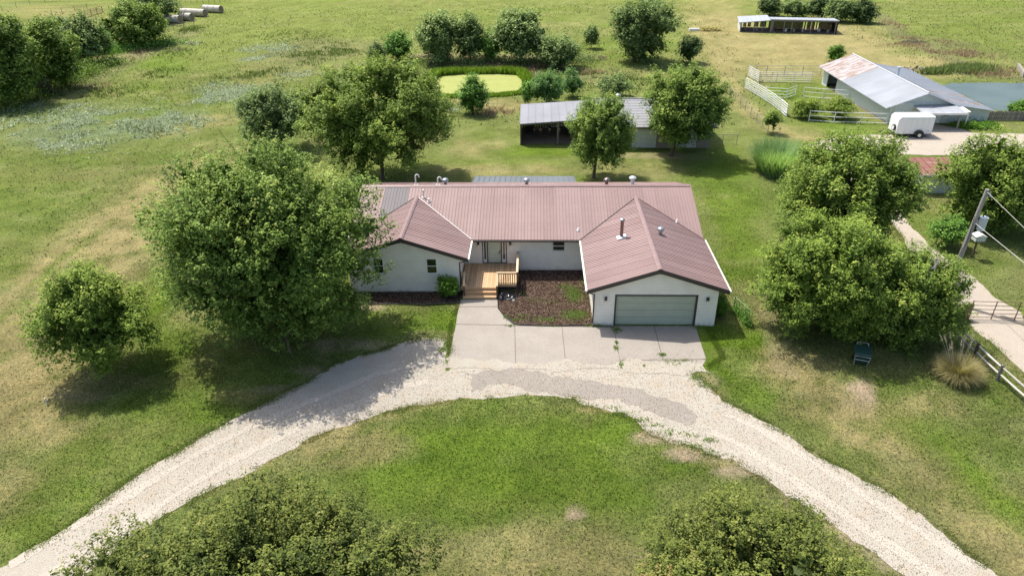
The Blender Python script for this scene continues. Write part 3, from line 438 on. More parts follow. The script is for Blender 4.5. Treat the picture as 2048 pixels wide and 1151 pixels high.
def ground_col(x, y):
    n1 = fbm(x, y, 18, 0); n2 = fbm(x, y, 5, 2); n3 = fbm(x, y, 1.6, 4, 3)
    base = np.stack([np.full(x.shape, .195), np.full(x.shape, .218), np.full(x.shape, .062)], -1)
    def put(c, w): base[:] = base*(1-w[...,None])+np.array(c)*w[...,None]
    far = np.clip((y-90)/60, 0, 1)
    put((.205,.225,.062), far*.7)
    put(PAL['lush'], np.clip((n1-.52)*5, 0, 1)*.45)
    put(PAL['tan'], np.clip((n2-.53)*4, 0, 1)*.4)
    n5 = fbm(x, y, .9, 1, 3); n6 = fbm(x, y, 2.6, 5, 3)
    jx = (fbm(x, y, 3, 1)-.5)*2; jy = (fbm(x, y, 3, 3)-.5)*2
    for cx,cy,ax,ay,bx,by,k,s in DATA['patches']:
        det = ax*by-ay*bx; sc = min(math.hypot(ax,ay), math.hypot(bx,by))
        R = 1.7*(math.hypot(ax,ay)+math.hypot(bx,by))
        m = (abs(x-cx) < R) & (abs(y-cy) < R)
        if not m.any(): continue
        j = min(1.5, sc*.5)
        X = x[m]-cx+jx[m]*j; Y = y[m]-cy+jy[m]*j
        u = (X*by-Y*bx)/det; v = (Y*ax-X*ay)/det; r = np.sqrt(u*u+v*v)
        wgt = np.clip((1.15-r)/.55, 0, 1)*min(s,1)*(.55+.9*np.clip(n3[m],0,1) if k in('tan','dirt','rough','weed') else .8+.3*n3[m])
        wgt = np.clip(wgt*(1.25 if s>1 else 1), 0, 1)[...,None]
        base[m] = base[m]*(1-wgt)+np.array(PAL[k])*wgt
    for P, wd, k, s in DATA['strokes']:
        d = dseg(x+jx*.5, y+jy*.5, P)
        put(PAL[k], np.clip((wd*1.2-d)/(wd*.8), 0, 1)*s*np.clip(.4+n3*.9, 0, 1))
    put((.10,.165,.02), np.clip((n5-.56)*6, 0, 1)*.45*np.clip(1.3-y/110,0,1)); put((.33,.30,.13), np.clip((n6-.58)*6, 0, 1)*.28)
    base *= (.72+.56*n3)[...,None]*(.88+.24*fbm(x, y, 9, 5))[...,None]
    return np.clip(base*np.array([.88,.955,1.06]), .005, .8)
def frac_edge(P, amp=.18, step=.25, seed=1, closed=True):
    rs = np.random.RandomState(seed); out = []; n = len(P)
    for i in range(n if closed else n-1):
        a = np.array(P[i]); b = np.array(P[(i+1)%n]); L_ = np.hypot(*(b-a)); k = max(1, min(200, int(L_/step)))
        nx, ny = (b-a)[1]/max(L_,1e-6), -(b-a)[0]/max(L_,1e-6)
        for q in range(k):
            p = a+(b-a)*q/k
            o = (fbm(np.array([p[0]]), np.array([p[1]]), 1.3, seed, 4)[0]-.5)*2*amp*2+rs.uniform(-1,1)*amp*.25
            out.append((p[0]+nx*o, p[1]+ny*o))
    return out
from mathutils.geometry import tessellate_polygon
def sheet(name, P, z, mat, **kw):
    tri = tessellate_polygon([[Vector((x,y,0)) for x,y in P]])
    mb = MB(); mb.v = [(x,y,z) for x,y in P]; mb.f = [t for t in tri]; mb.m = [0]*len(mb.f)
    # make every face look up
    fx = []
    for t in mb.f:
        a,b,c = (mb.v[i] for i in t)
        fx.append(t if (b[0]-a[0])*(c[1]-a[1])-(b[1]-a[1])*(c[0]-a[0]) > 0 else t[::-1])
    mb.f = fx
    return single(name, mb, mat, **kw)

# ------------------------------------------------------------------ ground
def axis(segs):
    a = []
    for lo, hi, st in segs: a += list(np.arange(lo, hi, st))
    return np.array(a+[segs[-1][1]])
gx = np.concatenate([-axis([(40,90,1),(90,300,8),(300,3000,300)])[::-1], axis([(-39.5,39.5,.4)]), axis([(40,90,1),(90,300,8),(300,3000,300)])])
gy = axis([(-600,-20,60),(-20,12,2),(12,60,.4),(60,110,.6),(110,220,1.6),(220,500,20),(500,4000,350)])
X, Y = np.meshgrid(gx, gy); nx_, ny_ = len(gx), len(gy)
V = np.stack([X.ravel(), Y.ravel(), np.zeros(X.size)], -1)
i = np.arange((ny_-1)*(nx_-1)); r_, c_ = i//(nx_-1), i % (nx_-1); a_ = r_*nx_+c_
F = np.stack([a_, a_+1, a_+nx_+1, a_+nx_], -1)
me = np_mesh('ground', V, F, M['grass'], col=ground_col(X.ravel(), Y.ravel()))
g = link(bpy.data.objects.new('ground', me)); tag(g, 'mown lawn and rough green pasture around the ranch house', kind='structure')

D = DATA
drive = D['drive_outer']+[(-4.9,31.6)]+[(-5.2,34.2),(-4,35.0),(8,35.0),(9.6,34.2),(9.7,33.9)]+D['drive_outer2']+D['drive_inner'][::-1]
gd = sheet('gravel_driveway', frac_edge(drive, .16, .2, 2), .012, M['gravel'], label='pale limestone gravel loop driveway in front of the house', kind='structure')
sheet('grey_gravel_patch', frac_edge(D['gray_gravel'], .32, .15, 3), .018, M['ggravel'], label='darker grey gravel strip laid across the loop driveway', kind='structure')
sheet('gravel_road', frac_edge(D['road'], .15, .4, 4), .012, M['road'], label='pale gravel farm road running past the gate to the barn', kind='structure')
sheet('gravel_yard', frac_edge(D['yard'], .25, .6, 5), .018, M['road'], label='pale gravel yard in front of the metal barn', kind='structure')
sheet('mulch_bed', frac_edge(D['mulch_left'], .05, .3, 6), .014, M['mulch'], label='narrow dark mulch bed below the left wing windows', kind='structure')
sheet('mulch_bed', frac_edge(D['mulch_right'], .03, .3, 7), .020, M['mulch'], label='wide brown mulch bed between the deck and the garage', kind='structure')
sheet('duckweed_pond', frac_edge(D['pond'], .2, .5, 8), .02, M['duckweed'], label='small pond covered in yellow green duckweed', kind='structure')
sheet('farm_pond', frac_edge(D['pond2'], .3, .8, 9), .02, M['water'], label='grey teal pond behind the metal barn', kind='structure')

# concrete slabs
cd = thing('concrete_driveway', (0,36,0), 'pale concrete driveway and walk of square slabs before the garage', None)
del cd['label']; tag(cd, 'pale concrete driveway and walk of square slabs before the garage', kind='structure')
def inset(P, d):
    P = [Vector((x,y)) for x,y in P]; n = len(P); A = sum(P[i].x*P[(i+1)%n].y-P[(i+1)%n].x*P[i].y for i in range(n))
    if A < 0: P = P[::-1]
    out = []
    for i in range(n):
        a,b,c = P[i-1],P[i],P[(i+1)%n]; d1 = (b-a).normalized(); d2 = (c-b).normalized()
        n1 = Vector((-d1.y,d1.x)); n2 = Vector((-d2.y,d2.x)); m_ = (n1+n2); m_ = m_/max(m_.dot(n1),.3)
        out.append(tuple(b+m_*d))
    return out
for s_ in D['slabs']:
    mb = MB(); mb.prism(inset(s_, .009), .0, .022); part('slab', mb, M['concrete'], cd)
allc = [(-4.9,39.7),(-2.4,39.7),(-1.3,36.6),(10.0,36.5),(10.1,33.25),(9.3,32.3),(-4.9,32.6)]
sheet('slab_joint', allc, .016, M['joint']).parent = None
jo = bpy.data.objects['slab_joint']; jo.parent = cd; jo.location = (0,-36,0)

# garden edging
for nm, P, lb in (('garden_edging', [D['mulch_right'][i] for i in (0,10,9,8,7,6,5,4)], 'black plastic edging curving round the mulch bed by the garage'),
                  ('garden_edging', [D['mulch_left'][i] for i in (2,3,4,5)], 'black plastic edging in front of the left wing mulch bed')):
    mb = MB(); mb.tube([(x,y,.05) for x,y in P], .045, 6); single(nm, mb, M['blackplastic'], lb, 'garden edging', loc=(P[0][0],P[0][1],0))

# ------------------------------------------------------------------ scattered small geometry
def blades_obj(name, x, y, h, wd, col, mat, z0=0, lean=1.1, **kw):
    n = len(x); a = RNG.uniform(0, 2*math.pi, n); l = RNG.uniform(0, lean, n)*h; b = RNG.uniform(0, 2*math.pi, n)
    V = np.zeros((n,3,3)); V[:,0] = np.stack([x-np.cos(a)*wd/2, y-np.sin(a)*wd/2, np.full(n,z0)],-1)
    V[:,1] = np.stack([x+np.cos(a)*wd/2, y+np.sin(a)*wd/2, np.full(n,z0)],-1)
    V[:,2] = np.stack([x+np.cos(b)*l, y+np.sin(b)*l, z0+h],-1)
    me = np_mesh(name, V.reshape(-1,3), np.arange(n*3).reshape(n,3), mat, col=np.repeat(col,3,0) if col is not None else None,
                 attr=None)
    return tag(link(bpy.data.objects.new(name, me)), **kw)
HARD = [drive, D['road'], D['yard'], D['mulch_left'], D['mulch_right'], D['pond'], D['pond2'], [(-12.5,40.8),(-5,40.8),(-5,43.9),(3.8,43.9),(3.8,36.6),(11.3,36.6),(11.3,54.2),(-12.5,54.2)],
        [(-4.95,39.7),(-2.2,39.7),(-1.2,36.6),(11.1,36.5),(11.05,33.3),(9.9,32.2),(-4.9,32.5)], [(-4.9,39.5),(-1,39.5),(-1,44),(-4.9,44)],
        [(-1.4,73.3),(19,71.8),(19,82),(-1.4,80)], [(41,81.2),(53,81.2),(53,101),(41,101)]]
def free(x, y):
    k = np.ones(x.shape, bool)
    for P in HARD: k &= ~inpoly(x, y, P)
    return k
def lawn(n, x0, x1, y0, y1, h, wd, bright=1.0, dens=None):
    x = RNG.uniform(x0, x1, n); y = RNG.uniform(y0, y1, n); k = free(x, y)
    if dens is not None: k &= RNG.rand(n) < dens(x, y)
    x, y = x[k], y[k]; c = ground_col(x, y); m = (.45+1.7*RNG.rand(len(x))**1.3)*bright; m = m+(np.maximum(m,.95)-m)*np.clip((y-45)/30,0,1)
    g_ = c[:,1]/(c[:,0]+1e-4)
    keep = RNG.rand(len(x)) < np.clip((g_-.75)*3, .25, 1); x,y,c,m = x[keep],y[keep],c[keep],m[keep]
    hh = h*RNG.uniform(.5,1.3,len(x)); return x, y, hh, np.full(len(x), wd)*RNG.uniform(.6,1.4,len(x)), c*m[:,None]
parts_ = [lawn(190000, -30, 30, 14, 45, .09, .05), lawn(60000, -42, 42, 28, 62, .09, .075),
          lawn(45000, -100, -12, 45, 115, .13, .15, dens=lambda x,y: np.clip(fbm(x,y,7,3)*2.2-.5,0,1)),
          lawn(40000, -120, 40, 80, 190, .26, .22, dens=lambda x,y: np.clip(fbm(x,y,9,2)*2.2-.6,0,1)),
          lawn(9000, 60, 130, 90, 190, .26, .22)]
q = [np.concatenate([p[j] for p in parts_]) for j in range(5)]
blades_obj('grass_blades', q[0], q[1], q[2], q[3], q[4], M['blades'], label='short and rough grass standing over the lawn and pasture', kind='stuff')
# ragged grass along the gravel and concrete edges
def along(P, n, w_, seed=0):
    P = np.array(P); L_ = np.hypot(*(P[1:]-P[:-1]).T); cs = np.r_[0, np.cumsum(L_)]; t = RNG.uniform(0, cs[-1], n)
    k = np.clip(np.searchsorted(cs, t)-1, 0, len(L_)-1); f_ = (t-cs[k])/L_[k]
    p = P[k]+(P[k+1]-P[k])*f_[:,None]; return p[:,0]+RNG.normal(0, w_, n), p[:,1]+RNG.normal(0, w_, n)
ex, ey = [], []
for P, n, w_ in ((D['drive_outer'][2:],14000,.16),(D['drive_outer2'],10000,.16),(D['drive_inner'][2:-2],16000,.16),(D['road'][:9],5000,.2),([(-4.95,39.5),(-5.25,36.5),(-5.0,33.3)],3500,.08),
                 ([(10.9,36.4),(11.1,33.2),(10,32.2)],3000,.12),([(-5,39.2),(-8,39.0),(-11,39.1)],2500,.07),([(3.1,36.55),(-1,36.7),(-2.3,38.2),(-2.4,39.2)],500,.05)):
    a, b = along(P, n, w_); ex.append(a); ey.append(b)
ex = np.concatenate(ex); ey = np.concatenate(ey); k = fbm(ex, ey, .9, 2) > .42; ex, ey = ex[k], ey[k]
ec = ground_col(ex, ey)*RNG.uniform(.6, 1.2, len(ex))[:,None]*.8+np.array(PAL['green'])*.6
blades_obj('edge_grass', ex, ey, RNG.uniform(.02,.08,len(ex)), RNG.uniform(.03,.08,len(ex)), ec, M['blades'], label='ragged grass tufts growing along the gravel and concrete edges', kind='stuff')
# weeds in the joints and in the mulch
wx, wy = [], []
def clump(cx, cy, n, sx, sy): wx.append(RNG.normal(cx, sx, n)); wy.append(RNG.normal(cy, sy, n))
for cx,cy,n,sx,sy in DATA['weeds']: clump(cx,cy,n,sx,sy)
wx = np.concatenate(wx); wy = np.concatenate(wy)
blades_obj('weeds', wx, wy, RNG.uniform(.04,.13,len(wx)), RNG.uniform(.03,.075,len(wx)), np.array([.21,.32,.07])*RNG.uniform(.6,1.5,(len(wx),1)), M['blades'], z0=.03, label='green weeds sprouting in the mulch bed and slab joints', kind='stuff')
def chips(name, polys, n, size, cols, z, **kw):
    xs, ys = [], []
    for P in polys:
        A = np.array(P); x = RNG.uniform(A[:,0].min(), A[:,0].max(), n); y = RNG.uniform(A[:,1].min(), A[:,1].max(), n); k = inpoly(x, y, P); xs.append(x[k]); ys.append(y[k])
    x = np.concatenate(xs); y = np.concatenate(ys); n = len(x); a = RNG.uniform(0, math.pi, n); s1 = size*RNG.uniform(.5,1.5,n); s2 = s1*RNG.uniform(.3,.6,n)
    c, s_ = np.cos(a), np.sin(a); tz = RNG.uniform(-.5,.5,n)*s1; tz2 = RNG.uniform(-.5,.5,n)*s2; zb = z+RNG.uniform(.01,.05,n)
    V = np.stack([np.stack([x+c*s1*i-s_*s2*j, y+s_*s1*i+c*s2*j, zb+tz*i+tz2*j],-1) for i,j in ((-1,-1),(1,-1),(1,1),(-1,1))],1)
    cc = np.array(cols)[RNG.randint(0,len(cols),n)]*RNG.uniform(.7,1.3,(n,1))
    me = np_mesh(name, V.reshape(-1,3), np.arange(n*4).reshape(n,4), M['blades'], col=np.repeat(cc,4,0)); return tag(link(bpy.data.objects.new(name, me)), **kw)
chips('bark_chips', [D['mulch_right'], D['mulch_left']], 26000, .035, [(.11,.066,.045),(.24,.155,.11),(.40,.31,.24),(.06,.038,.03)], .02, label='loose bark chips covering the mulch beds', kind='stuff')
chips('gravel_stones', [D['drive_outer'][3:]+[(-4.9,31.5),(9.6,34)]+D['drive_outer2'][:-2]+D['drive_inner'][2:-2][::-1]], 60000, .02, [(.42,.37,.295),(.50,.45,.37),(.40,.35,.28),(.54,.49,.42)], .008, label='loose stones on the gravel driveway', kind='stuff')

0 and chips('gravel_stones', [[(-5.0,32.2),(9.9,32.0),(9.9,32.9),(6,33.0),(2,32.8),(-2,33.1),(-5.0,33.2)]], 5000, .02, [(.44,.38,.30),(.50,.44,.36),(.38,.33,.27)], .022, label='loose gravel spilled over the lower edge of the concrete', kind='stuff')
sheet('gravel_spill', frac_edge([(-5.1,31.9),(10.0,31.6),(9.9,32.75),(7.6,32.6),(5.5,32.85),(3.9,32.45),(1.5,32.62),(-.5,32.5),(-2.6,32.75),(-5.1,32.9)], .28, .12, 12), .027, M['gravel'], label='thin gravel spilled over the front edge of the concrete slabs', kind='structure')

# compacted wheel tracks along the drive
def tracks(P, off, wd, nm, lb, seed):
    P = [Vector(p) for p in P]; l, r = [], []
    for i in range(len(P)):
        d = (P[min(i+1,len(P)-1)]-P[max(i-1,0)]).normalized(); n = Vector((-d.y,d.x)); l.append(tuple(P[i]+n*(off+wd/2))); r.append(tuple(P[i]+n*(off-wd/2)))
    sheet(nm, frac_edge(l+r[::-1], .09, .12, seed), .0165+seed*.0001, M['track'], label=lb, kind='structure')
for k, (nm, lb) in enumerate((('trackL','left arm'),('trackR','right arm'))):
    for s_, o_ in ((1,.85),(-1,-.85)):
        tracks(DATA[nm], o_, .42, 'wheel_track', ('outer' if s_ > 0 else 'inner')+' pale wheel track worn along the '+lb+' of the gravel drive', 20+k*2+(s_>0))

# ------------------------------------------------------------------ ranch house
ZE, SL = 2.69, .333
MX0, MX1, MY0, MYR, MY1 = -13.15, 11.78, 43.42, 49.05, 54.68
ZR = ZE+SL*(MYR-MY0)
house = thing('ranch_house', (0,44,0), 'white painted brick ranch house with rose brown metal roof', 'house')
def zmain(y): return ZE+SL*(min(y, 2*MYR-y)-MY0)
WX0, WX1, WY0, WY1 = -12.55, 11.3, 43.94, 54.2
# walls: main block, left wing, garage wing
def wall_obj(mb, label=None): return part('wall', mb, M['brick'], house, label)
DX0, DX1, DZ0, DZ1 = -3.68, -1.92, .60, 2.62
mb = MB(); t = .2
mb.box(-5.02, DX0, WY0, WY0+t, 0, 2.6); mb.box(DX0, DX1, WY0, WY0+t, 0, DZ0-.02); mb.box(DX1, 1.33, WY0, WY0+t, 0, 2.6)
mb.box(1.33, 2.23, WY0, WY0+t, 0, 1.58); mb.box(1.33, 2.23, WY0, WY0+t, 2.36, 2.6); mb.box(2.23, 3.775, WY0, WY0+t, 0, 2.6)
wall_obj(mb)
mb = MB(); mb.extr([(WY0,0),(WY1,0),(WY1,2.62),(MYR,2.62+SL*(MYR-WY0)-.06),(WY0,2.62)], 'x', WX1-t, WX1); wall_obj(mb)
mb = MB(); mb.extr([(WY0,0),(WY1,0),(WY1,2.62),(MYR,2.62+SL*(MYR-WY0)-.06),(WY0,2.62)], 'x', WX0, WX0+t); wall_obj(mb)
mb = MB(); mb.box(WX0+t, WX1-t, WY1-t, WY1, 0, 2.62); wall_obj(mb)
# left wing
LX0, LX1, LY, LRX = -12.55, -5.02, 40.74, -8.76; LE0, LE1, LEY = -13.15, -4.37, 40.485
ws = [(-10.82,-10.13,1.45,2.57),(-7.21,-6.51,1.45,2.57)]
def zl(x): return 2.60+SL*(min(x-LE0, LE1-x))-.0
xs = [LX0, ws[0][0], ws[0][1], ws[1][0], ws[1][1], LX1]
mb = MB()
def colm(mb, xa, xb, y0, y1, z0, zf, xr):
    pts = [(xa,z0),(xb,z0),(xb,zf(xb))]+([(xr,zf(xr))] if xa < xr < xb else [])+[(xa,zf(xa))]
    mb.extr(pts, 'y', y0, y1)
for i_ in range(5):
    if i_ in (1,3):
        wz = ws[i_//2]; mb.box(xs[i_], xs[i_+1], LY, LY+t, 0, wz[2]); colm(mb, xs[i_], xs[i_+1], LY, LY+t, wz[3], zl, LRX)
    else: colm(mb, xs[i_], xs[i_+1], LY, LY+t, 0, zl, LRX)
wall_obj(mb)
mb = MB(); mb.box(LX1-t, LX1, LY+t, WY0, 0, 2.62); wall_obj(mb)
mb = MB(); mb.box(LX0, LX0+t, LY+t, WY0, 0, 2.62); wall_obj(mb)
# garage wing
GX0, GX1, GY, GRX = 3.775, 11.31, 36.59, 7.57; GE0, GE1, GEY = 3.27, 11.87, 36.30
GD0, GD1, GDZ = 5.12, 10.0, 2.15
def zg(x): return 2.60+SL*(min(x-GE0, GE1-x))
mb = MB(); colm(mb, GX0, GD0-.1, GY, GY+t, 0, zg, GRX); colm(mb, GD1+.1, GX1, GY, GY+t, 0, zg, GRX)
colm(mb, GD0-.1, GD1+.1, GY, GY+t, GDZ+.1, zg, GRX); wall_obj(mb)
mb = MB(); mb.box(GX0, GX0+t, GY+t, WY0, 0, 2.62); wall_obj(mb)
mb = MB(); mb.box(GX1-t, GX1, GY+t, WY0, 0, 2.62); wall_obj(mb)
# garage door
fr = MB()
for b_ in ((GD0-.1,GD0,GY-.02,GY+.14,0,GDZ+.1),(GD1,GD1+.1,GY-.02,GY+.14,0,GDZ+.1),(GD0,GD1,GY-.02,GY+.14,GDZ,GDZ+.1)): fr.box(*b_)
part('door_frame', fr, M['trim'], house)
gdo = MB(); gdo.box(GD0, GD1, GY+.15, GY+.17, .02, GDZ); gdr = part('garage_door', gdo, M['sage'], house, 'sage green sectional garage door')
for k_ in range(4):
    mb = MB(); z0 = .03+k_*(GDZ-.03)/4; z1 = z0+(GDZ-.03)/4-.018; mb.box(GD0+.01, GD1-.01, GY+.115, GY+.149, z0, z1)
    for j_ in range(8):
        x0 = GD0+.08+j_*(GD1-GD0-.1)/8; x1 = x0+(GD1-GD0-.1)/8-.1
        mb.box(x0, x1, GY+.098, GY+.116, z0+.09, z1-.09)
    part('door_section', mb, M['sage'], gdr)
mb = MB(); mb.box(7.4, 7.7, GY+.09, GY+.114, .08, .12); part('handle', mb, M['sage'], gdr)
# front door with sidelights
fr = MB(); y0 = WY0-.03
for x0,x1 in ((DX0,DX0+.06),(DX1-.06,DX1),(-3.34,-3.27),(-2.34,-2.27)): fr.box(x0, x1, y0, WY0+.1, DZ0, DZ1)
fr.box(DX0+.06, -3.34, y0, WY0+.1, DZ0, DZ0+.03); fr.box(-3.27, -2.34, y0, WY0+.1, DZ0, DZ0+.03); fr.box(-2.27, DX1-.06, y0, WY0+.1, DZ0, DZ0+.03)
part('door_frame', fr, M['trim'], house, 'dark frame round the front door')
dm = MB(); dm.box(-3.265, -2.345, WY0+.03, WY0+.07, DZ0+.03, DZ1)
for zz0, zz1 in ((.8,1.35),(1.5,2.4)):
    for xx in (-3.17, -2.76): dm.box(xx, xx+.33, WY0+.018, WY0+.031, zz0, zz1)
dd = part('front_door', dm, M['door'], house, 'pale sage front door')
mb = MB(); mb.lathe((-2.43, WY0+.0, 1.55), [(.0,-.03),(.035,-.03),(.035,.03),(0,.03)], 8); part('deadbolt', mb, M['black'], dd); mb = MB(); mb.beam((-2.43,WY0,1.42),(-2.43,WY0-.04,1.42),.05,.05); mb.beam((-2.43,WY0-.03,1.42),(-2.56,WY0-.03,1.42),.03,.03); part('handle', mb, M['black'], dd)
for x0,x1 in ((-3.62,-3.34),(-2.27,-1.98)):
    mb = MB(); mb.box(x0, x1, WY0+.03, WY0+.07, DZ0+.03, DZ1); sl_ = part('sidelight', mb, M['white'], house)
    mb = MB(); xc = (x0+x1)/2; mb.box(xc-.055, xc+.055, WY0+.012, WY0+.029, DZ0+.3, 2.35); part('pane', mb, M['glass'], sl_)
# windows
def window(x0, x1, y, z0, z1):
    f_ = MB(); w_ = .045
    f_.box(x0,x0+w_,y-.02,y+.08,z0,z1); f_.box(x1-w_,x1,y-.02,y+.08,z0,z1); f_.box(x0+w_,x1-w_,y-.02,y+.08,z0,z0+w_); f_.box(x0+w_,x1-w_,y-.02,y+.08,z1-w_,z1)
    zm = (z0+z1)/2; f_.box(x0+w_,x1-w_,y-.012,y+.07,zm-.025,zm+.025)
    wo = part('window', f_, M['white'], house)
    for a,b in ((z0+w_,zm-.025),(zm+.025,z1-w_)):
        g_ = MB(); g_.box(x0+w_,x1-w_,y+.02,y+.04,a,b); part('pane', g_, M['glass'], wo)
    s_ = MB(); s_.box(x0-.04,x1+.04,y-.07,y-.002,z0-.07,z0-.002); part('sill', s_, M['white'], wo)
for a in ws: window(a[0], a[1], LY, a[2], a[3])
window(1.34, 2.22, WY0, 1.59, 2.35)
for a,b in ((-9,-8),(-4,-2.2),(3,4),(7,8)):   # rear windows sit on the wall face
    f_ = MB(); f_.box(a,b,WY1,WY1+.05,1.0,2.2); wo = part('window', f_, M['white'], house); g_ = MB(); g_.box(a+.06,b-.06,WY1+.051,WY1+.06,1.06,2.14); part('pane', g_, M['glass'], wo)
# gable vents under the peaks
for xr, y, zt in ((LRX, LY, zl(LRX)), (GRX, GY, zg(GRX))):
    mb = MB(); mb.extr([(xr-.95,zt-.38),(xr+.95,zt-.38),(xr+.05,zt-.08),(xr-.05,zt-.08)], 'y', y-.02, y-.002)
    vo = part('gable_vent', mb, M['louver'], house)
    for k_ in range(3):
        ww = .82-k_*.26; s2 = MB(); s2.beam((xr-ww,y-.03,zt-.35+k_*.085),(xr+ww,y-.03,zt-.35+k_*.085),.02,.03); part('slat', s2, M['louver'], vo)
    s2 = MB(); s2.box(xr-.025,xr+.025,y-.05,y-.03,zt-.38,zt-.06); part('mullion', s2, M['white'], vo)
# wall lanterns
for x, y, z in ((-3.94,WY0,2.12),(-1.66,WY0,2.12),(4.45,GY,1.92),(10.67,GY,1.92)):
    mb = MB(); mb.box(x-.06,x+.06,y-.03,y-.002,z-.16,z+.12); mb.box(x-.075,x+.075,y-.19,y-.03,z+.0,z+.18); lo = part('wall_lantern', mb, M['black'], house)
    mb = MB(); mb.lathe((x,y-.11,z-.19), [(.055,0),(.055,.188)], 8); part('lamp_glass', mb, M['bulb'], lo)

# ---- roofs
def rib_panel(name, wd, run, rise_sl, mats, axis='y', sgn=1, ribs=4, screws=True):
    """sheet of width wd across and horizontal run up the slope; local origin at the low corner"""
    mb = MB(); n = ribs; rz = rise_sl*run
    def P(u, v, h): # u across, v along run (0..run), h above sheet
        z = rise_sl*v+h
        return (u, sgn*v, z) if axis == 'y' else (sgn*v, u, z)
    def quad(u0,u1,v0,v1,h0,h1=None):
        h1 = h0 if h1 is None else h1
        mb.add([P(u0,v0,h0),P(u1,v0,h1),P(u1,v1,h1),P(u0,v1,h0)], [(0,1,2,3)])
    sp = wd/n
    for k_ in range(n):
        hh, rw = (.036, .03) if k_ == 0 else (.027, .024)
        u = k_*sp; quad(u, u+rw*.4, 0, run, .003, hh); quad(u+rw*.4, u+rw*.9, 0, run, hh); quad(u+rw*.9, u+rw*1.3, 0, run, hh, .003)
        mb.mi = 1; quad(u+rw*1.3, u+rw*1.3+(.016 if k_ == 0 else .014), 0, run, .003); mb.mi = 0  # rib's shadow line painted as a dark strip on the sheet
        quad(u+rw*1.3+(.016 if k_ == 0 else .014), u+sp-.0005, 0, run, .003)
    quad(wd-.001, wd, 0, run, .003)
    mb.add([P(0,0,-.012),P(wd-.0005,0,-.012),P(wd-.0005,0,.003),P(0,0,.003)], [(0,1,2,3)])
    if screws:
        mb.mi = 1; k_ = .25
        while k_ < run:
            for q_ in range(n): 
                u = q_*sp+.085; quad(u, u+.036, k_, k_+.04, .012)
            k_ += .68
        mb.mi = 0
    return mk(name, mb, mats)
def lay(roofpart, me, x, y, z):
    o = link(bpy.data.objects.new('roof_panel', me), roofpart); org = ORG[roofpart.name]
    o.location = (x-org.x, y-org.y, z-org.z); return o
PW = .914
rdk = MB(); e = .05
rdk.slab([(MX0+e,MY0+.02,ZE-.03),(MX1-e,MY0+.02,ZE-.03),(MX1-e,MYR,ZR-.03),(MX0+e,MYR,ZR-.03)], .10)
mroof = part('roof', rdk, M['fascia'], house, 'rose brown ribbed metal main roof')
rdk = MB(); rdk.slab([(MX0+e,MYR+.002,ZR-.03),(MX1-e,MYR+.002,ZR-.03),(MX1-e,MY1-.02,ZE-.03),(MX0+e,MY1-.02,ZE-.03)], .10)
broof = part('roof', rdk, M['fascia'], house, 'rear slope of the rose brown main roof')
npn = 27; pw = (MX1-MX0-.06)/npn
pm = rib_panel('roof_panel', pw, MYR-MY0, SL, [M['roof'],M['screw_rib_shade']]); pg = rib_panel('roof_panel', pw, MYR-MY0, SL, [M['roof_grey'],M['screw_rib_shade']])
pb = rib_panel('roof_panel', pw, MYR-MY0, SL, [M['roof'],M['screw_rib_shade']], sgn=-1, screws=False)
for k_ in range(npn):
    grey = k_ in (2,3)
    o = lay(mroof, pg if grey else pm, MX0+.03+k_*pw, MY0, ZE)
    if grey: o['label'] = 'dark grey replacement roof panel'
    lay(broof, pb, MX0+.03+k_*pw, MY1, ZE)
def wing_roof(e0, e1, ry, ey, yb, lab):
    xm = (e0+e1)/2; run = xm-e0; zr = ZE+SL*run; yv = MY0+run
    n_ = int(round((yb-ey)/PW)); w_ = (yb-ey)/n_
    for s_, ex in ((1,e0),(-1,e1)):
        rd = MB(); pl = [(ex,ey+.02,ZE-.03),(xm-s_*.002,ey+.02,zr-.03),(xm-s_*.002,yb,zr-.03),(ex,MY0+.1,ZE-.03)]
        if s_ < 0: pl = pl[::-1]
        rd.slab(pl, .10); ro = part('roof', rd, M['fascia'], house, lab+(' left slope' if s_ > 0 else ' right slope'))
        # clip panel lengths where they would pass beyond the ridge end: shorter panels near the top are hidden below the main slope
        me_ = rib_panel('roof_panel', w_, run, SL, [M['roof_w'],M['screw_rib_shade']], axis='x', sgn=s_, screws=False)
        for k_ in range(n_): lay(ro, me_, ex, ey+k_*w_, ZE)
    cp = MB(); cp.add([(xm-.17,ey-.02,zr-.035),(xm-.06,ey-.02,zr+.045),(xm+.06,ey-.02,zr+.045),(xm+.17,ey-.02,zr-.035),(xm-.17,yb+.1,zr-.035),(xm-.06,yb+.1,zr+.045),(xm+.06,yb+.1,zr+.045),(xm+.17,yb+.1,zr-.035)],
        [(0,1,5,4),(1,2,6,5),(2,3,7,6),(0,3,2,1),(4,5,6,7)]); cp2 = MB(); cp2.v=[(x,y,z+.035) for x,y,z in cp.v]; cp2.f=cp.f; cp2.m=cp.m
    part('ridge_cap', cp2, M['trimroof'], house)
    # rake fascia and eave returns, gutters
    for s_, ex in ((1,e0),(-1,e1)):
        f_ = MB(); f_.extr([(ex,ZE-.02),(xm,zr-.02),(xm,zr-.25),(ex,ZE-.25)] if s_ > 0 else [(xm,zr-.02),(ex,ZE-.02),(ex,ZE-.25),(xm,zr-.25)], 'y', ey-.03, ey+.015); part('fascia', f_, M['fascia'], house)
        sf = MB(); sf.slab([(ex+s_*.02,ey+.016,ZE-.15),(xm,ey+.016,zr-.15),(xm,ey+.27,zr-.15),(ex+s_*.02,ey+.27,ZE-.15)][::s_], .02); part('soffit', sf, M['fascia'], house)
    return zr
GYB, LYB = 47.75, 47.8
zgr = wing_roof(GE0, GE1, 0, GEY, GYB, 'garage wing roof'); zlr = wing_roof(LE0, LE1, 0, LEY, LYB, 'left wing roof')
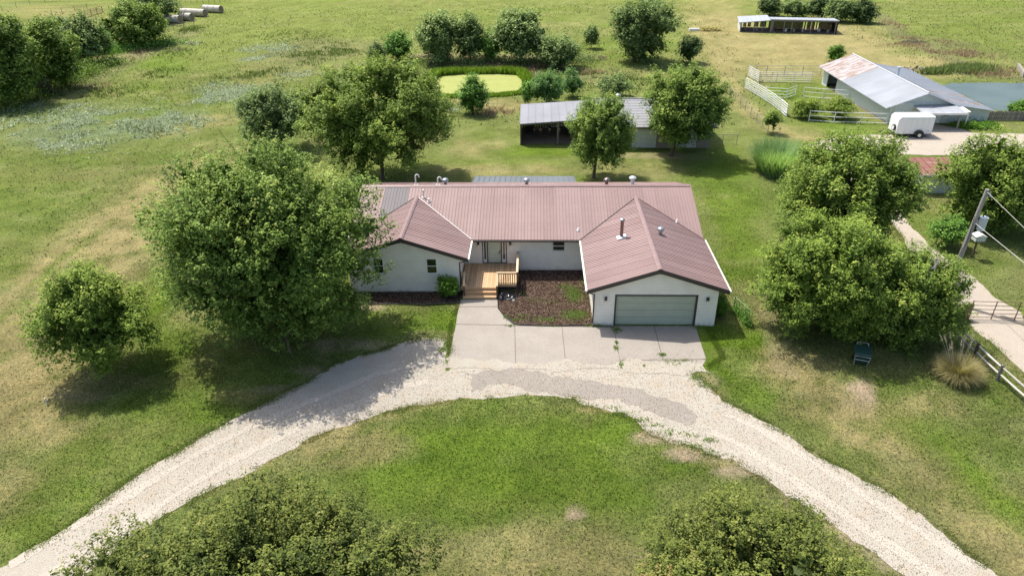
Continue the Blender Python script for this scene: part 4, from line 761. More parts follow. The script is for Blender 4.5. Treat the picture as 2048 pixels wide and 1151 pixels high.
# main ridge cap, rakes, rear fascia
cp = MB(); cp.extr([(MYR-.2,ZR-.025),(MYR-.07,ZR+.055),(MYR+.07,ZR+.055),(MYR+.2,ZR-.025)], 'x', MX0, MX1); part('ridge_cap', cp, M['trimroof'], house)
for x0,x1 in ((MX0-.015,MX0+.045),(MX1-.045,MX1+.015)):
    f_ = MB(); f_.extr([(MY0,ZE+.03),(MYR,ZR+.05),(MY1,ZE+.03),(MY1,ZE-.2),(MYR,ZR-.17),(MY0,ZE-.2)], 'x', x0, x1); part('rake_trim', f_, M['trimroof'], house)
# eave soffits close the gap between roof and wall
sf = MB(); sf.box(LE1+.05, GE0-.05, MY0+.05, WY0, ZE-.16, ZE-.14); sf.box(MX0+.1, MX1-.1, WY1, MY1-.05, ZE-.16, ZE-.14); part('soffit', sf, M['fascia'], house)
for x0,x1,y0,y1 in ((GE0+.03,GX0,GY,WY0),(GX1,GE1-.03,GY,WY0),(LE0+.03,LX0,LY,WY0),(LX1,LE1-.03,LY,WY0),):
    sf = MB(); sf.box(x0,x1,y0,y1,ZE-.16,ZE-.14); part('soffit', sf, M['fascia'], house)
def gutter(a, b, mat, side):
    mb = MB(); a = Vector(a); b = Vector(b); mb.beam(a, b, .10, .09); part('gutter', mb, mat, house)
gutter((LE1+.1,MY0-.05,ZE-.08),(GE0-.1,MY0-.05,ZE-.08), M['fascia'], 0)
gutter((GE0-.05,GEY-.02,ZE-.05),(GE0-.05,MY0-.12,ZE-.05), M['gutter'], 0)
gutter((GE1+.05,GEY-.02,ZE-.05),(GE1+.05,MY0+.1,ZE-.05), M['gutter'], 0)
gutter((LE1+.05,LEY-.02,ZE-.05),(LE1+.05,MY0-.12,ZE-.05), M['gutter'], 0)
for (x,y,xw) in ((GE0-.02,GEY+.12,GX0-.05),(LE1+.02,LEY+.12,LX1+.05)):
    mb = MB(); mb.tube([(x,y,ZE-.12),(x,y,ZE-.2),(xw,y+.14,ZE-.42),(xw,y+.14,.25),(xw,y-.05,.1)], .045, 6); part('downspout', mb, M['fascia'], house)
# valley flashings
def valley(e, xm, mat, r=.03):
    run = abs(xm-e); mb = MB(); mb.beam((e,MY0,ZE+.05),(xm,MY0+run,ZE+SL*run+.05), r*2, .03); part('valley_flashing', mb, mat, house)
valley(LE1, LRX, M['white'], .022); valley(LE0, LRX, M['fascia'], .02); valley(GE0, GRX, M['fascia'], .02); valley(GE1, GRX, M['trimroof'], .02)
# roof vents and pipes
def turbine(x, y, z, dark=False, s=1.0):
    m_ = M['flue'] if dark else M['galv']
    mb = MB(); mb.lathe((x,y,z-.1), [(.13*s,0),(.13*s,.32*s)], 12); o = part('turbine_vent', mb, m_, house, 'round turbine vent' if not dark else 'rusty round turbine vent')
    mb = MB(); mb.lathe((x,y,z+.2*s), [(.10*s,0),(.2*s,.06*s),(.235*s,.17*s),(.2*s,.27*s),(.1*s,.33*s),(.02,.34*s)], 16); ob = part('turbine_head', mb, M['galv'] if not dark else M['flue'], o)
    mb = MB()
    for k_ in range(14):
        a = k_*math.pi/7
        mb.tube([(x+math.cos(a+j*.2)*rr*s, y+math.sin(a+j*.2)*rr*s, z+zz*s) for j,(rr,zz) in enumerate(((.12,.21),(.225,.28),(.255,.37),(.22,.46),(.12,.53)))], .012, 4)
    part('fins', mb, M['flash'] if not dark else M['galv'], o)
turbine(-6.78, 49.5, ZR-.1); turbine(-.56, 49.5, ZR-.1); turbine(5.53, 49.5, ZR-.1, True)
turbine(8.47, 42.0, ZE+SL*(GE1-8.47)+.0, False, .95)
for x, top in ((-9.05,.86),(-7.35,.66)):
    mb = MB(); z = ZR-.15; pts = [(x,49.45,z),(x,49.45,z+top-.12)]+[(x+.14-.14*math.cos(a),49.45,z+top-.12+.14*math.sin(a)) for a in np.linspace(.3,math.pi,6)]+[(x+.28,49.45,z+top-.2)]
    mb.tube(pts, .05, 8); mb.box(x-.16,x+.14,49.3,49.6,z-.02,z+.06); part('gooseneck_vent', mb, M['white'], house, smooth=False)
mb = MB(); mb.lathe((7.48,49.5,ZR-.25), [(.17,0),(.15,.12),(.15,.62),(.15,.62)], 12); o = part('cap_vent', mb, M['white'], house)
mb = MB(); mb.lathe((7.48,49.5,ZR+.36), [(.12,0),(.27,.02),(.28,.08),(.22,.15),(.1,.2),(.01,.21)], 16); part('vent_cap', mb, M['flash'], o)
fx, fy = 5.89, 42.0; fz = ZE+SL*(fx-GE0)
mb = MB(); mb.lathe((fx,fy,fz-.05), [(.115,0),(.115,1.25)], 12); o = part('flue_pipe', mb, M['flue'], house, 'tall brown flue pipe with a grey cap')
mb = MB(); mb.lathe((fx,fy,fz+1.2), [(.13,0),(.17,.03),(.17,.14),(.08,.2),(.01,.2)], 12); part('vent_cap', mb, M['galv'], o)
mb = MB(); mb.lathe((fx,fy,fz+.0), [(.24,-.02),(.2,.06),(.13,.1)], 12); mb.slab([(fx-.3,fy-.3,fz-.1+.06),(fx+.3,fy-.3,fz+.1+.06),(fx+.3,fy+.3,fz+.1+.06),(fx-.3,fy+.3,fz-.1+.06)], .02); part('flashing', mb, M['flash'], o)
for x, y, h, r_ in ((-8.25,47.75,.62,.06),(-7.8,47.3,.26,.08),(3.15,44.35,.18,.06),(10.2,45.2,.2,.06)):
    z = zmain(y); mb = MB(); mb.lathe((x,y,z-.02), [(.13,.0),(.12,.05),(r_,.09),(r_,h),(r_*.7,h)], 10); part('plumbing_vent', mb, M['white'], house)
# rear porch
pr_ = MB(); pr_.slab([(-5.3,54.6,2.58),(3.6,54.6,2.58),(3.6,57.9,2.05),(-5.3,57.9,2.05)], .1); po = part('porch_roof', pr_, M['roof_dark'], house, 'low slate grey metal roof over the rear porch')
for k_ in range(20):
    x = -5.25+k_*.46; mb = MB(); mb.beam((x,54.7,2.585),(x,57.88,2.07),.03,.05); part('rib', mb, M['roof_dark'], po)
for x in (-5.1,-.9,3.4):
    mb = MB(); mb.box(x-.06,x+.06,57.6,57.72,0,2.02); part('post', mb, M['white'], po)

# ------------------------------------------------------------------ deck
deck = thing('front_deck', (-3,42,0), 'new cedar front deck with steps and railing outside the front door', 'deck')
DZ = .60
x = -4.93; k_ = 0
while x < -2.52:
    mb = MB(); mb.box(x, x+.127, 40.36, 43.9, DZ-.04, DZ); part('deck_board', mb, M['deck'], deck); x += .14
while x < -1.2:
    mb = MB(); mb.box(x, x+.127, 40.86, 43.9, DZ-.04, DZ); part('deck_board', mb, M['deck'], deck); x += .14
mb = MB(); mb.box(-4.93, -2.5, 40.30, 40.355, DZ-.19, DZ); part('riser', mb, M['deck'], deck)
mb = MB(); mb.box(-4.90, -1.2, 41.1, 43.8, .02, DZ-.045); part('under_frame', mb, M['darkwood'], deck)
mb = MB(); mb.box(-2.46, -1.14, 40.80, 40.855, DZ-.19, DZ); part('rim_board', mb, M['deck'], deck)
mb = MB(); mb.box(-1.15, -1.10, 40.86, 43.9, DZ-.19, DZ); part('rim_board', mb, M['deck'], deck)
for i_, (ya, zt) in enumerate(((40.30,.405),(40.02,.21))):
    for q_ in range(2):
        mb = MB(); mb.box(-4.75, -2.5, ya-.285+q_*.145, ya-.285+q_*.145+.138, zt-.038, zt); part('tread', mb, M['deck'], deck)
    mb = MB(); mb.box(-4.75, -2.5, ya-.27, ya-.235, zt-.19 if i_ == 0 else .045, zt-.04); part('riser', mb, M['deck'], deck)
def rail_run(a, b, n, z0, z1, dz0=0.):   # top board, bottom rail and balusters between two points
    a = Vector((*a,0)); b = Vector((*b,0))
    mb = MB(); mb.beam(a+Vector((0,0,z1-.02)), b+Vector((0,0,z1-.02)), .14, .038); part('top_rail', mb, M['rail'], deck)
    mb = MB(); mb.beam(a+Vector((0,0,z1-.085)), b+Vector((0,0,z1-.085)), .04, .09); part('rail', mb, M['rail'], deck)
    mb = MB(); mb.beam(a+Vector((0,0,z0+.09)), b+Vector((0,0,z0+.09)), .04, .09); part('rail', mb, M['rail'], deck)
    for k_ in range(n):
        p = a.lerp(b, (k_+1)/(n+1)); mb = MB(); d_ = (b-a).normalized()
        s_ = Vector((-d_.y,d_.x,0))*-.04; mb.beam(p+s_+Vector((0,0,z0+.03)), p+s_+Vector((0,0,z1-.045)), .09 if False else .075, .035, up=(d_.y,-d_.x,0)); part('baluster', mb, M['rail'], deck)
rail_run((-2.5,40.78), (-1.12,40.78), 8, DZ, DZ+.92)
rail_run((-1.12,40.85), (-1.12,43.8), 16, DZ, DZ+.92)
rail_run((-4.97,40.85), (-4.62,40.85), 1, DZ, DZ+.92)
for x, y, z0, z1 in ((-1.12,40.78,0,1.6),(-1.12,43.8,0,1.62),(-2.5,40.78,0,1.5),(-4.64,40.86,0,1.5),(-4.97,40.86,0,1.5),(-2.46,39.88,0,1.02),(-4.66,39.9,0,1.02)):
    mb = MB(); mb.box(x-.045,x+.045,y-.045,y+.045,z0,z1-.06); part('post', mb, M['post_dark'], deck)
for x in (-2.46, -4.66):   # sloping stair rails
    mb = MB(); mb.beam((x,40.8,1.5),(x,39.8,1.0),.14,.04); part('top_rail', mb, M['rail'], deck)
    mb = MB(); mb.beam((x,40.8,.72),(x,39.9,.3),.04,.08); part('rail', mb, M['rail'], deck)
    for k_ in range(4):
        y = 40.65-k_*.2; zt = 1.5-(40.8-y)*.5; mb = MB(); mb.box(x-.035,x-.0,y-.035,y+.035,zt-.78,zt-.03); part('baluster', mb, M['rail'], deck)
# black plastic sheeting bundle and hose beside the steps
rs = np.random.RandomState(5); mb = MB()
V0 = []; n1, n2 = 16, 9
for i_ in range(n1):
    for j_ in range(n2):
        u, v = i_/(n1-1), j_/(n2-1); x = -2.35+u*1.15; y = 39.55+v*.95+.1*math.sin(u*5); h = .05+.22*math.sin(math.pi*v)*math.sin(math.pi*u)**.5*rs.uniform(.4,1.2)
        V0.append((x+rs.uniform(-.03,.03), y+rs.uniform(-.03,.03), .03+h))
mb.add(V0, [(i_*n2+j_, (i_+1)*n2+j_, (i_+1)*n2+j_+1, i_*n2+j_+1) for i_ in range(n1-1) for j_ in range(n2-1)])
single('plastic_sheeting', mb, M['blackplastic'], 'crumpled black plastic sheeting piled in the mulch under the deck rail', 'plastic sheet')
mb = MB(); mb.tube([(-1.3,39.9,.06),(-.9,40.1,.07),(-.75,40.5,.06),(-.72,41.2,.06),(-.7,42,.06)], .04, 6); mb.tube([(-.75,40.5,.06),(-.72,40.5,.8)], .05, 6)
single('drain_pipe', mb, M['blackplastic'], 'black flexible drain pipe lying in the mulch beside the deck', 'pipe')

# ------------------------------------------------------------------ trees
def rnd_dirs(n, rs):
    d = rs.normal(size=(n,3)); return d/np.linalg.norm(d, axis=1)[:,None]
def crown(name, seed, rx, rz, n_leaf, leaf, mat, nclump=90, cr=.16, shape='dome', droop=0., gap=.0, tone_bias=0., ry=None):
    """leaf sized faces in clumps; local origin at crown centre. returns mesh and clump centres"""
    rs = np.random.RandomState(seed); ry = ry or rx
    # boughs: evenly spread directions with jitter, most of them near the outside
    i_ = np.arange(nclump); zf = 1-2*(i_+.5)/nclump; ph_ = i_*2.39996; rr_ = np.sqrt(1-zf*zf)
    d = np.stack([rr_*np.cos(ph_), rr_*np.sin(ph_), zf], -1)+rs.normal(0,.13,(nclump,3)); d /= np.linalg.norm(d,axis=1)[:,None]
    ph = rs.uniform(0, 6.28, 6)
    lump = 1+.10*np.sin(3*np.arctan2(d[:,1],d[:,0])+ph[0])*np.cos(2*d[:,2]+ph[1])+.09*np.sin(5*np.arctan2(d[:,1],d[:,0])+ph[2]+3*d[:,2])+rs.normal(0,.055,nclump)
    rad = np.where(rs.rand(nclump) < .72, rs.uniform(.86,1.0,nclump), rs.uniform(.35,.85,nclump))*lump
    rad = np.minimum(rad, 1.15)*(1-cr*.8)
    c = d*rad[:,None]
    if shape == 'cone': t = (c[:,2]+1)/2; k = 1.25-.85*np.clip(t,0,1); c[:,:2] *= k[:,None]
    if shape == 'vase': t = (c[:,2]+1)/2; k = .55+.55*np.clip(t*1.6,0,1); c[:,:2] *= k[:,None]
    if shape == 'dome': c[:,2] = np.where(c[:,2] < 0, c[:,2]*.85, c[:,2])
    if shape == 'cap': c[:,2] = np.where(c[:,2] < 0, c[:,2]*.35, c[:,2])
    R = min(rx, rz)*cr*rs.uniform(.7,1.45,nclump)
    c = c*np.array([rx,ry,rz])
    w_ = R**2; w_ /= w_.sum(); per = 13; ns = max(8, n_leaf//per)
    k = rs.choice(nclump, ns, p=w_); q = rnd_dirs(ns, rs); rr = rs.rand(ns)**.3
    spk = rnd_dirs(nclump*6, rs).reshape(nclump,6,3); sp = spk[k, rs.randint(0,6,ns)]
    rr = rr*((.9+.25*np.clip((q*sp).sum(1),0,1)**3) if shape == 'cap' else (.72+.6*np.clip((q*sp).sum(1),0,1)**3))
    pos = c[k]+q*(rr*R[k])[:,None]*np.array([1,1,.9]); pos[:,2] -= droop*R[k]*rr**2
    out = c[k]/np.array([rx,ry,rz])
    ax = q*.6+out*.45+np.array([0,0,.75])+rs.normal(0,.2,(ns,3)); ax /= np.linalg.norm(ax,axis=1)[:,None]
    j = np.repeat(np.arange(ns), per); n1 = len(j); t = rs.rand(n1); rd = rnd_dirs(n1, rs)
    p = pos[j]+ax[j]*(t*leaf*4.0)[:,None]+rd*(leaf*1.9*(1.1-.7*t))[:,None]
    nrm = ax[j]*.35+rd*.5+np.array([0,0,.75])+rs.normal(0,.25,(n1,3)); sc = np.ones(n1)
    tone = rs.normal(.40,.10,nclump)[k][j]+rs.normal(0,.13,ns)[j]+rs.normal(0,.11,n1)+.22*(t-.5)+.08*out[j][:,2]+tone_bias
    # inner leaves that close the crown, its inner shade painted as a darker tone
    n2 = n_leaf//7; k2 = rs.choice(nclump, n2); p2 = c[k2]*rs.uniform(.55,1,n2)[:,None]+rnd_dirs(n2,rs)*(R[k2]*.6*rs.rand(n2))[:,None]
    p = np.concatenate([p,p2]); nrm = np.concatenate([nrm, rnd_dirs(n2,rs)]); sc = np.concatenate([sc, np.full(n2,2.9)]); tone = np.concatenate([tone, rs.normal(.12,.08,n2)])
    N_ = len(p); nrm /= np.linalg.norm(nrm,axis=1)[:,None]
    t1 = np.cross(nrm, rnd_dirs(N_, rs)); t1 /= np.linalg.norm(t1,axis=1)[:,None]+1e-9; t2 = np.cross(nrm, t1)
    s = (leaf*1.1*sc*rs.uniform(.6,1.35,N_))[:,None]
    V = np.stack([p-t1*s*.5, p+t2*s*.36+nrm*s*.1, p+t1*s*.55-nrm*s*.06, p-t2*s*.36+nrm*s*.1], 1).reshape(-1,3)
    F = np.arange(N_*4).reshape(N_,4); tone = np.clip(tone,0,1)
    return np_mesh(name, V, F, mat, attr=np.repeat(tone,4)), c, R
def tree(name, key, label, mat, n_leaf, leaf, seed, group=None, nclump=90, cr=.16, shape='dome', trunk=.18, limbs=10, base=None, params=None, droop=0., multi=1, tone=0., cat='tree', split=.28, dead=0):
    bx, by, cx, cz, rx, rz = (params or DATA['trees'][key])[:6]; cy = (params or DATA['trees'][key])[6] if len(params or DATA['trees'][key]) > 6 else by; ryf = ((params or DATA['trees'][key])[7] if len(params or DATA['trees'][key]) > 7 else 1)
    t = thing(name, (bx,by,0), label, cat, group); rs = np.random.RandomState(seed+50)
    me, c, R = crown('crown', seed, rx, rz, n_leaf, leaf, L[mat], nclump, cr, shape, droop, tone_bias=tone, ry=rx*ryf)
    o = link(bpy.data.objects.new('crown', me), t); o.location = (cx-bx, cy-by, cz)
    off = Vector((cx, cy, cz)); zs = max(.15, (cz-rz)+rz*2*split*.5)
    mb = MB(); bb = MB()
    for m_ in range(multi):
        a = 6.28*m_/max(multi,1)+seed; rr = 0 if multi == 1 else trunk*1.4
        b0 = Vector((bx+rr*math.cos(a), by+rr*math.sin(a), -.05)); sp = Vector((bx+rr*3*math.cos(a)+(cx-bx)*.3, by+rr*3*math.sin(a), zs))
        tp = Vector((cx+rs.uniform(-.2,.2)*rx+ (0 if multi==1 else math.cos(a)*rx*.35), cy+rs.uniform(-.2,.2)*rx+(0 if multi==1 else math.sin(a)*rx*.35), cz+rz*.45))
        tr = trunk/(multi**.5)
        mid = sp.lerp(tp,.5)+Vector((rs.uniform(-.2,.2),rs.uniform(-.2,.2),0))
        mb.tube([b0, b0.lerp(sp,.12), sp, mid, tp], [tr*1.5, tr, tr*.85, tr*.5, tr*.15], 8)
        idx = rs.choice(len(c), min(limbs//multi+1, len(c)), replace=False)
        for i_ in idx:
            e = off+Vector(c[i_]); s0 = sp.lerp(tp, rs.uniform(0,.6)); 
            m2 = s0.lerp(e,.5)+Vector((rs.uniform(-.1,.1)*rx, rs.uniform(-.1,.1)*rx, -rs.uniform(.0,.12)*rz))
            bb.tube([s0, m2, e], [tr*.42, tr*.26, tr*.07], 5)
            for _ in range(2 if rx > 3 else 0):
                e2 = e+Vector(rnd_dirs(1,rs)[0])*float(R[i_])*1.1; bb.tube([m2.lerp(e,.5), e2], [tr*.12, tr*.03], 4)
        for _ in range(dead):
            dd_ = Vector(rnd_dirs(1,rs)[0]); dd_.y = -abs(dd_.y)-.3; dd_.z *= .5; e = Vector((cx,by,cz-.2*rz))+Vector((dd_.x*rx,dd_.y*rx,dd_.z*rz))*rs.uniform(.7,.95)
            for _2 in range(3): bb.tube([sp.lerp(tp,.3), e.lerp(sp,.5), e+Vector(rnd_dirs(1,rs)[0])*.9], [tr*.15,tr*.1,.012], 4)
    part('trunk', mb, M['bark'], t)
    if bb.f: part('branch', bb, M['bark'], t, kind='stuff')
    return t
YT = 'yard trees around the house'
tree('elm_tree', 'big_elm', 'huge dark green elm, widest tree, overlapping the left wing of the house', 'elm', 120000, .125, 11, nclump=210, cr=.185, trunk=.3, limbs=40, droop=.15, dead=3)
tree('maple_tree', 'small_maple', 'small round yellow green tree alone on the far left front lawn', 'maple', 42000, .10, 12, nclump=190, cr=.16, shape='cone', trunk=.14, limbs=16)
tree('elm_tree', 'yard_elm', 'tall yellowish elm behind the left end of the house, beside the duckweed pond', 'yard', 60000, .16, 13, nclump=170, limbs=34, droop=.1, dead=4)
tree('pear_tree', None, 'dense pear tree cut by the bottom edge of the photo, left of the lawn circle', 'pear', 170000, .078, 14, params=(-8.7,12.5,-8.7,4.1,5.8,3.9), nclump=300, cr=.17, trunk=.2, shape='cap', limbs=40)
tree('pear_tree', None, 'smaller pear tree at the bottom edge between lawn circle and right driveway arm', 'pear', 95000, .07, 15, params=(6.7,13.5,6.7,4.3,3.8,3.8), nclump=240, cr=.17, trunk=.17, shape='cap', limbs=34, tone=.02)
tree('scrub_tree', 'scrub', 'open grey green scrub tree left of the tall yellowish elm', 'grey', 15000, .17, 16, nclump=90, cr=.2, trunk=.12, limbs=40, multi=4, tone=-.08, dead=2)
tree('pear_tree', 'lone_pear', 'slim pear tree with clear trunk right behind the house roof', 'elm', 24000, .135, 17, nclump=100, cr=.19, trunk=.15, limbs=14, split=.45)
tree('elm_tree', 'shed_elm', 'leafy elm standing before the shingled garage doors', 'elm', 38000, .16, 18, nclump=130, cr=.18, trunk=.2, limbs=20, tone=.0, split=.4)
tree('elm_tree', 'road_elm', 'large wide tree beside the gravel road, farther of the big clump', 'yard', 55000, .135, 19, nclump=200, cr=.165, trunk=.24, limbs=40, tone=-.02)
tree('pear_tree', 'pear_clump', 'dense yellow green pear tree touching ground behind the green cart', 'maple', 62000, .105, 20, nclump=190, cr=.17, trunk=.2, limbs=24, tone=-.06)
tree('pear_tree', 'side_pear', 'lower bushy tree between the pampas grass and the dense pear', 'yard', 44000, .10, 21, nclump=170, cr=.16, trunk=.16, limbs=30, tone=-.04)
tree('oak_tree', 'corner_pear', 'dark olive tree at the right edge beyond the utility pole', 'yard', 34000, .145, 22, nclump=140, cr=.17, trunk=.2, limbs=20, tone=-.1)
tree('shrub', 'road_shrub', 'round green shrub beside the gravel road left of the utility pole', 'bush', 4500, .12, 23, nclump=36, cr=.26, trunk=.05, limbs=6, cat='shrub')
G2 = 'trees and bushes around the duckweed pond'
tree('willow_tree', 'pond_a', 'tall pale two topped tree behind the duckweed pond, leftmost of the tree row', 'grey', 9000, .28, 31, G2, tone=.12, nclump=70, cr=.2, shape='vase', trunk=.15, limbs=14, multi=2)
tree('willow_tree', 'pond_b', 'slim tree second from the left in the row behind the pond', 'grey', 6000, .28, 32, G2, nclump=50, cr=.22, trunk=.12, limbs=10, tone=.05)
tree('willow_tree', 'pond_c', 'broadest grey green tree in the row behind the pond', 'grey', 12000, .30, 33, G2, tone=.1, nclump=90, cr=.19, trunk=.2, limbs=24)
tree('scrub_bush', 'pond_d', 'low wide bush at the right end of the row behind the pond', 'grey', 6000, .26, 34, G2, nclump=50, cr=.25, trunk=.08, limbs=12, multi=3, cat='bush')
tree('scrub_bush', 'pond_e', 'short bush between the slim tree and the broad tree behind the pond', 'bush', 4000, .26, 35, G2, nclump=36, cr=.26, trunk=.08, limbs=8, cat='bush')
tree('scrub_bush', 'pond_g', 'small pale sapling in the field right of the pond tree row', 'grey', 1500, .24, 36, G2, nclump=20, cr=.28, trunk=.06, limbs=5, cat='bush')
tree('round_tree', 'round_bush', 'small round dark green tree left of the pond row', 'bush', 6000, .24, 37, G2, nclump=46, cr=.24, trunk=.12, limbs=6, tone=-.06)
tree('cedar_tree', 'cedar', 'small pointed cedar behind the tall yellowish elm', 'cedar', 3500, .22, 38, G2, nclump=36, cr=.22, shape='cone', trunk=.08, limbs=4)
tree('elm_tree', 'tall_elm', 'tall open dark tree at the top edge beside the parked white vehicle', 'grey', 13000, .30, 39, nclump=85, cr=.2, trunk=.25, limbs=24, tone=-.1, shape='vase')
tree('cedar_tree', 'dark_bush', 'small dark blue green tree right of the tall open tree', 'cedar', 3500, .24, 40, nclump=30, cr=.26, trunk=.08, limbs=5, shape='vase', tone=.05)
tree('willow_bush', 'bank_bush', 'round feathery bush on the right bank of the duckweed pond', 'reed', 6500, .2, 41, G2, nclump=44, cr=.26, trunk=.07, limbs=8, tone=-.22, cat='bush')
tree('willow_bush', 'bank_bush2', 'small feathery bush behind the carport roof', 'reed', 2400, .2, 42, G2, nclump=22, cr=.28, trunk=.05, limbs=5, tone=-.22, cat='bush')
tree('willow_bush', 'pond_bush', 'upright dark bush in front of the duckweed pond', 'bush', 6000, .18, 43, G2, nclump=44, cr=.24, trunk=.07, limbs=8, shape='cone', cat='bush', tone=-.05)
tree('scrub_bush', 'back_bush', 'low brown green bush behind the shingled garage roof', 'grey', 3500, .2, 44, G2, nclump=34, cr=.3, trunk=.06, limbs=8, cat='bush', tone=.05)
tree('willow_bush', 'back_bush3', 'narrow dark bush at the near corner of the pond beside the carport', 'bush', 1800, .18, 45, G2, nclump=20, cr=.3, trunk=.05, limbs=4, cat='bush')
G3 = 'trees along the far left fence row'
tree('elm_tree', 'far_left_a', 'tall dark tree at the left edge of the fence row', 'elm', 16000, .27, 51, G3, nclump=90, cr=.2, trunk=.25, limbs=24, tone=.0)
tree('elm_tree', 'far_left_b', 'dense dark tree in the middle of the left fence row', 'elm', 16000, .27, 52, G3, nclump=90, cr=.2, trunk=.22, limbs=20, tone=.02)
tree('elm_tree', 'far_left_c', 'greyer tree at the right end of the left fence row', 'grey', 13000, .28, 53, G3, nclump=80, cr=.2, trunk=.2, limbs=24, tone=-.06)
tree('elm_tree', 'far_left_d', 'low spreading tree under the tall one at the left edge', 'elm', 9000, .25, 54, G3, nclump=70, cr=.22, trunk=.16, limbs=20, tone=-.12)
tree('elm_tree', 'mid_left', 'rounded tree with two bare trunks beside the round hay bales', 'elm', 15000, .3, 55, G3, nclump=90, cr=.19, trunk=.25, limbs=20, multi=2, split=.6, tone=-.02)
tree('elm_tree', 'mid_left_b', 'open pale tree at the top edge overlapping the hay bales', 'grey', 9000, .33, 56, G3, nclump=70, cr=.2, trunk=.25, limbs=24, tone=-.05)
tree('scrub_bush', 'mid_left_c', 'thin light green sapling between the two groups of fence row trees', 'bush', 2500, .26, 57, G3, nclump=26, cr=.26, trunk=.08, limbs=8, cat='bush')
G4 = 'cedars and bushes behind the long open shed'
for key, lb, m_, sd in (('cedar_a','dark cedar above the left end of the long open shed','cedar',61),('cedar_b','pale bush between the cedars behind the long shed','grey',62),
        ('cedar_c','tall dark cedar behind the middle of the long open shed','cedar',63),('cedar_d','broad grey bush behind the right end of the long shed','grey',64),('cedar_e','rightmost dark bush past the end of the long shed','cedar',65)):
    tree('cedar_tree' if m_=='cedar' else 'scrub_bush', key, lb, m_, 5000, .32, sd, G4, nclump=44, cr=.24, shape='cone' if m_=='cedar' else 'dome', trunk=.12, limbs=6, cat='tree' if m_=='cedar' else 'bush')
tree('sapling', 'sapling', 'thin young tree by the bend of the wire fence', 'elm', 1300, .15, 71, nclump=20, cr=.28, trunk=.04, limbs=10, cat='tree')
for key, lb, sd in (('corral_a','tallest leafy bush inside the white pipe pen',72),('corral_b','left low bush inside the white pipe pen',73),('corral_c','right wide row of weeds inside the white pipe pen',74)):
    tree('garden_bush', key, lb, 'maple', 3200, .15, sd, 'bushes inside the white pipe pen', nclump=30, cr=.3, trunk=.05, limbs=5, cat='bush')
tree('barn_bush', 'barn_bush', 'small bright bush behind the rusty end of the barn', 'lime', 2600, .2, 75, nclump=26, cr=.3, trunk=.05, limbs=4, cat='bush', tone=-.15)
tree('corner_shrub', None, 'bright green leafy shrub against the left wing wall near the deck', 'lime', 4200, .085, 76, params=(-5.7,40.1,-5.7,.72,.68,.62), nclump=34, cr=.3, trunk=.03, limbs=6, cat='shrub', tone=-.1)
tree('wall_shrub', None, 'dark weedy bush beside the right garage wall', 'lime', 3500, .09, 77, params=(11.85,38.0,11.85,.55,.5,.5), nclump=30, cr=.35, trunk=.03, limbs=4, cat='shrub', tone=-.2)
tree('gate_shrub', None, 'small shrub at the right end of the pipe gate by the photo edge', 'yard', 2500, .12, 78, params=(31.2,37.0,31.2,.7,.6,.65), nclump=24, cr=.3, trunk=.04, limbs=4, cat='shrub')
tree('pond_shrub', None, 'yellowish bush at the pond edge behind the picket fence', 'lime', 4200, .17, 79, params=(58.5,83.3,58.5,.8,1.9,.85), nclump=34, cr=.35, trunk=.05, limbs=4, cat='shrub')

# vines grown over the short chain link fence
def leafy(name, pts, n, spread, size, mat, seed, label, cat=None, kind=None, tone=0., group=None):
    rs = np.random.RandomState(seed); P = np.array(pts, float); k = rs.randint(0, len(P), n); sp = np.array(spread)
    p = P[k]+rs.normal(0,1,(n,3))*sp; p[:,2] = np.abs(p[:,2])+.02
    nrm = rs.normal(0,.7,(n,3))+[0,0,.8]; nrm /= np.linalg.norm(nrm,axis=1)[:,None]; t1 = np.cross(nrm, rnd_dirs(n,rs)); t1 /= np.linalg.norm(t1,axis=1)[:,None]; t2 = np.cross(nrm,t1); s = size*rs.uniform(.5,1.4,n)[:,None]
    V = np.stack([p-t1*s*.5,p+t2*s*.35,p+t1*s*.55,p-t2*s*.35],1).reshape(-1,3)
    me = np_mesh(name, V, np.arange(n*4).reshape(n,4), L[mat], attr=np.repeat(np.clip(rs.normal(.45+tone,.2,n),0,1),4))
    return tag(link(bpy.data.objects.new(name, me)), label, cat, group, kind)

# ------------------------------------------------------------------ metal barn
barn = thing('metal_barn', (47,91,0), 'long pale metal barn with rust streaked tin at its back left corner', 'barn')
def zb(y): return .0205*(y-81.1)
BY0, BY1 = 80.5, 101.3
def barn_pt(x, z, y): return (x-.02*(y-81), y, z+zb(y))
sections = [(40.7,1.93,45.12,3.62),(45.12,3.62,48.55,2.28),(48.55,2.28,53.1,1.6)]
for si, (xa,za,xb,zb_) in enumerate(sections):
    rd = MB(); rd.slab([barn_pt(xa,za-.02,BY0+.02), barn_pt(xb,zb_-.02,BY0+.02), barn_pt(xb,zb_-.02,BY1-.02), barn_pt(xa,za-.02,BY1-.02)], .06)
    ro = part('roof', rd, M['tin'], barn, ['left roof slope, rusty at the back','right roof slope','low right lean to roof'][si])
    n_ = 23; w_ = (BY1-BY0)/n_
    for k_ in range(n_):
        y0 = BY0+k_*w_; y1 = y0+w_-.012; mat = M['tin']
        if si == 0 and y0 > 92.3: mat = M['rust']
        if si == 1 and y0 > 99: mat = M['rust']
        if (si, k_) in ((1,4),(2,6),(2,2)): mat = M['rust']
        up = lambda x,z,y,h=.0: barn_pt(x,z+h,y)
        mb = MB(); prof = [(y0,.004)]
        for j_ in range(4):
            yy = y0+w_*(j_+.5)/4; prof += [(yy-.04,.004),(yy-.02,.03),(yy+.02,.03),(yy+.04,.004)]
        prof += [(y1,.012)]
        vs_ = [up(xa,za,y,h) for y,h in prof]+[up(xb,zb_,y,h) for y,h in prof]; m_ = len(prof)
        mb.add(vs_, [(j_, j_+m_, j_+m_+1, j_+1) for j_ in range(m_-1)]); part('roof_panel', mb, mat, ro)
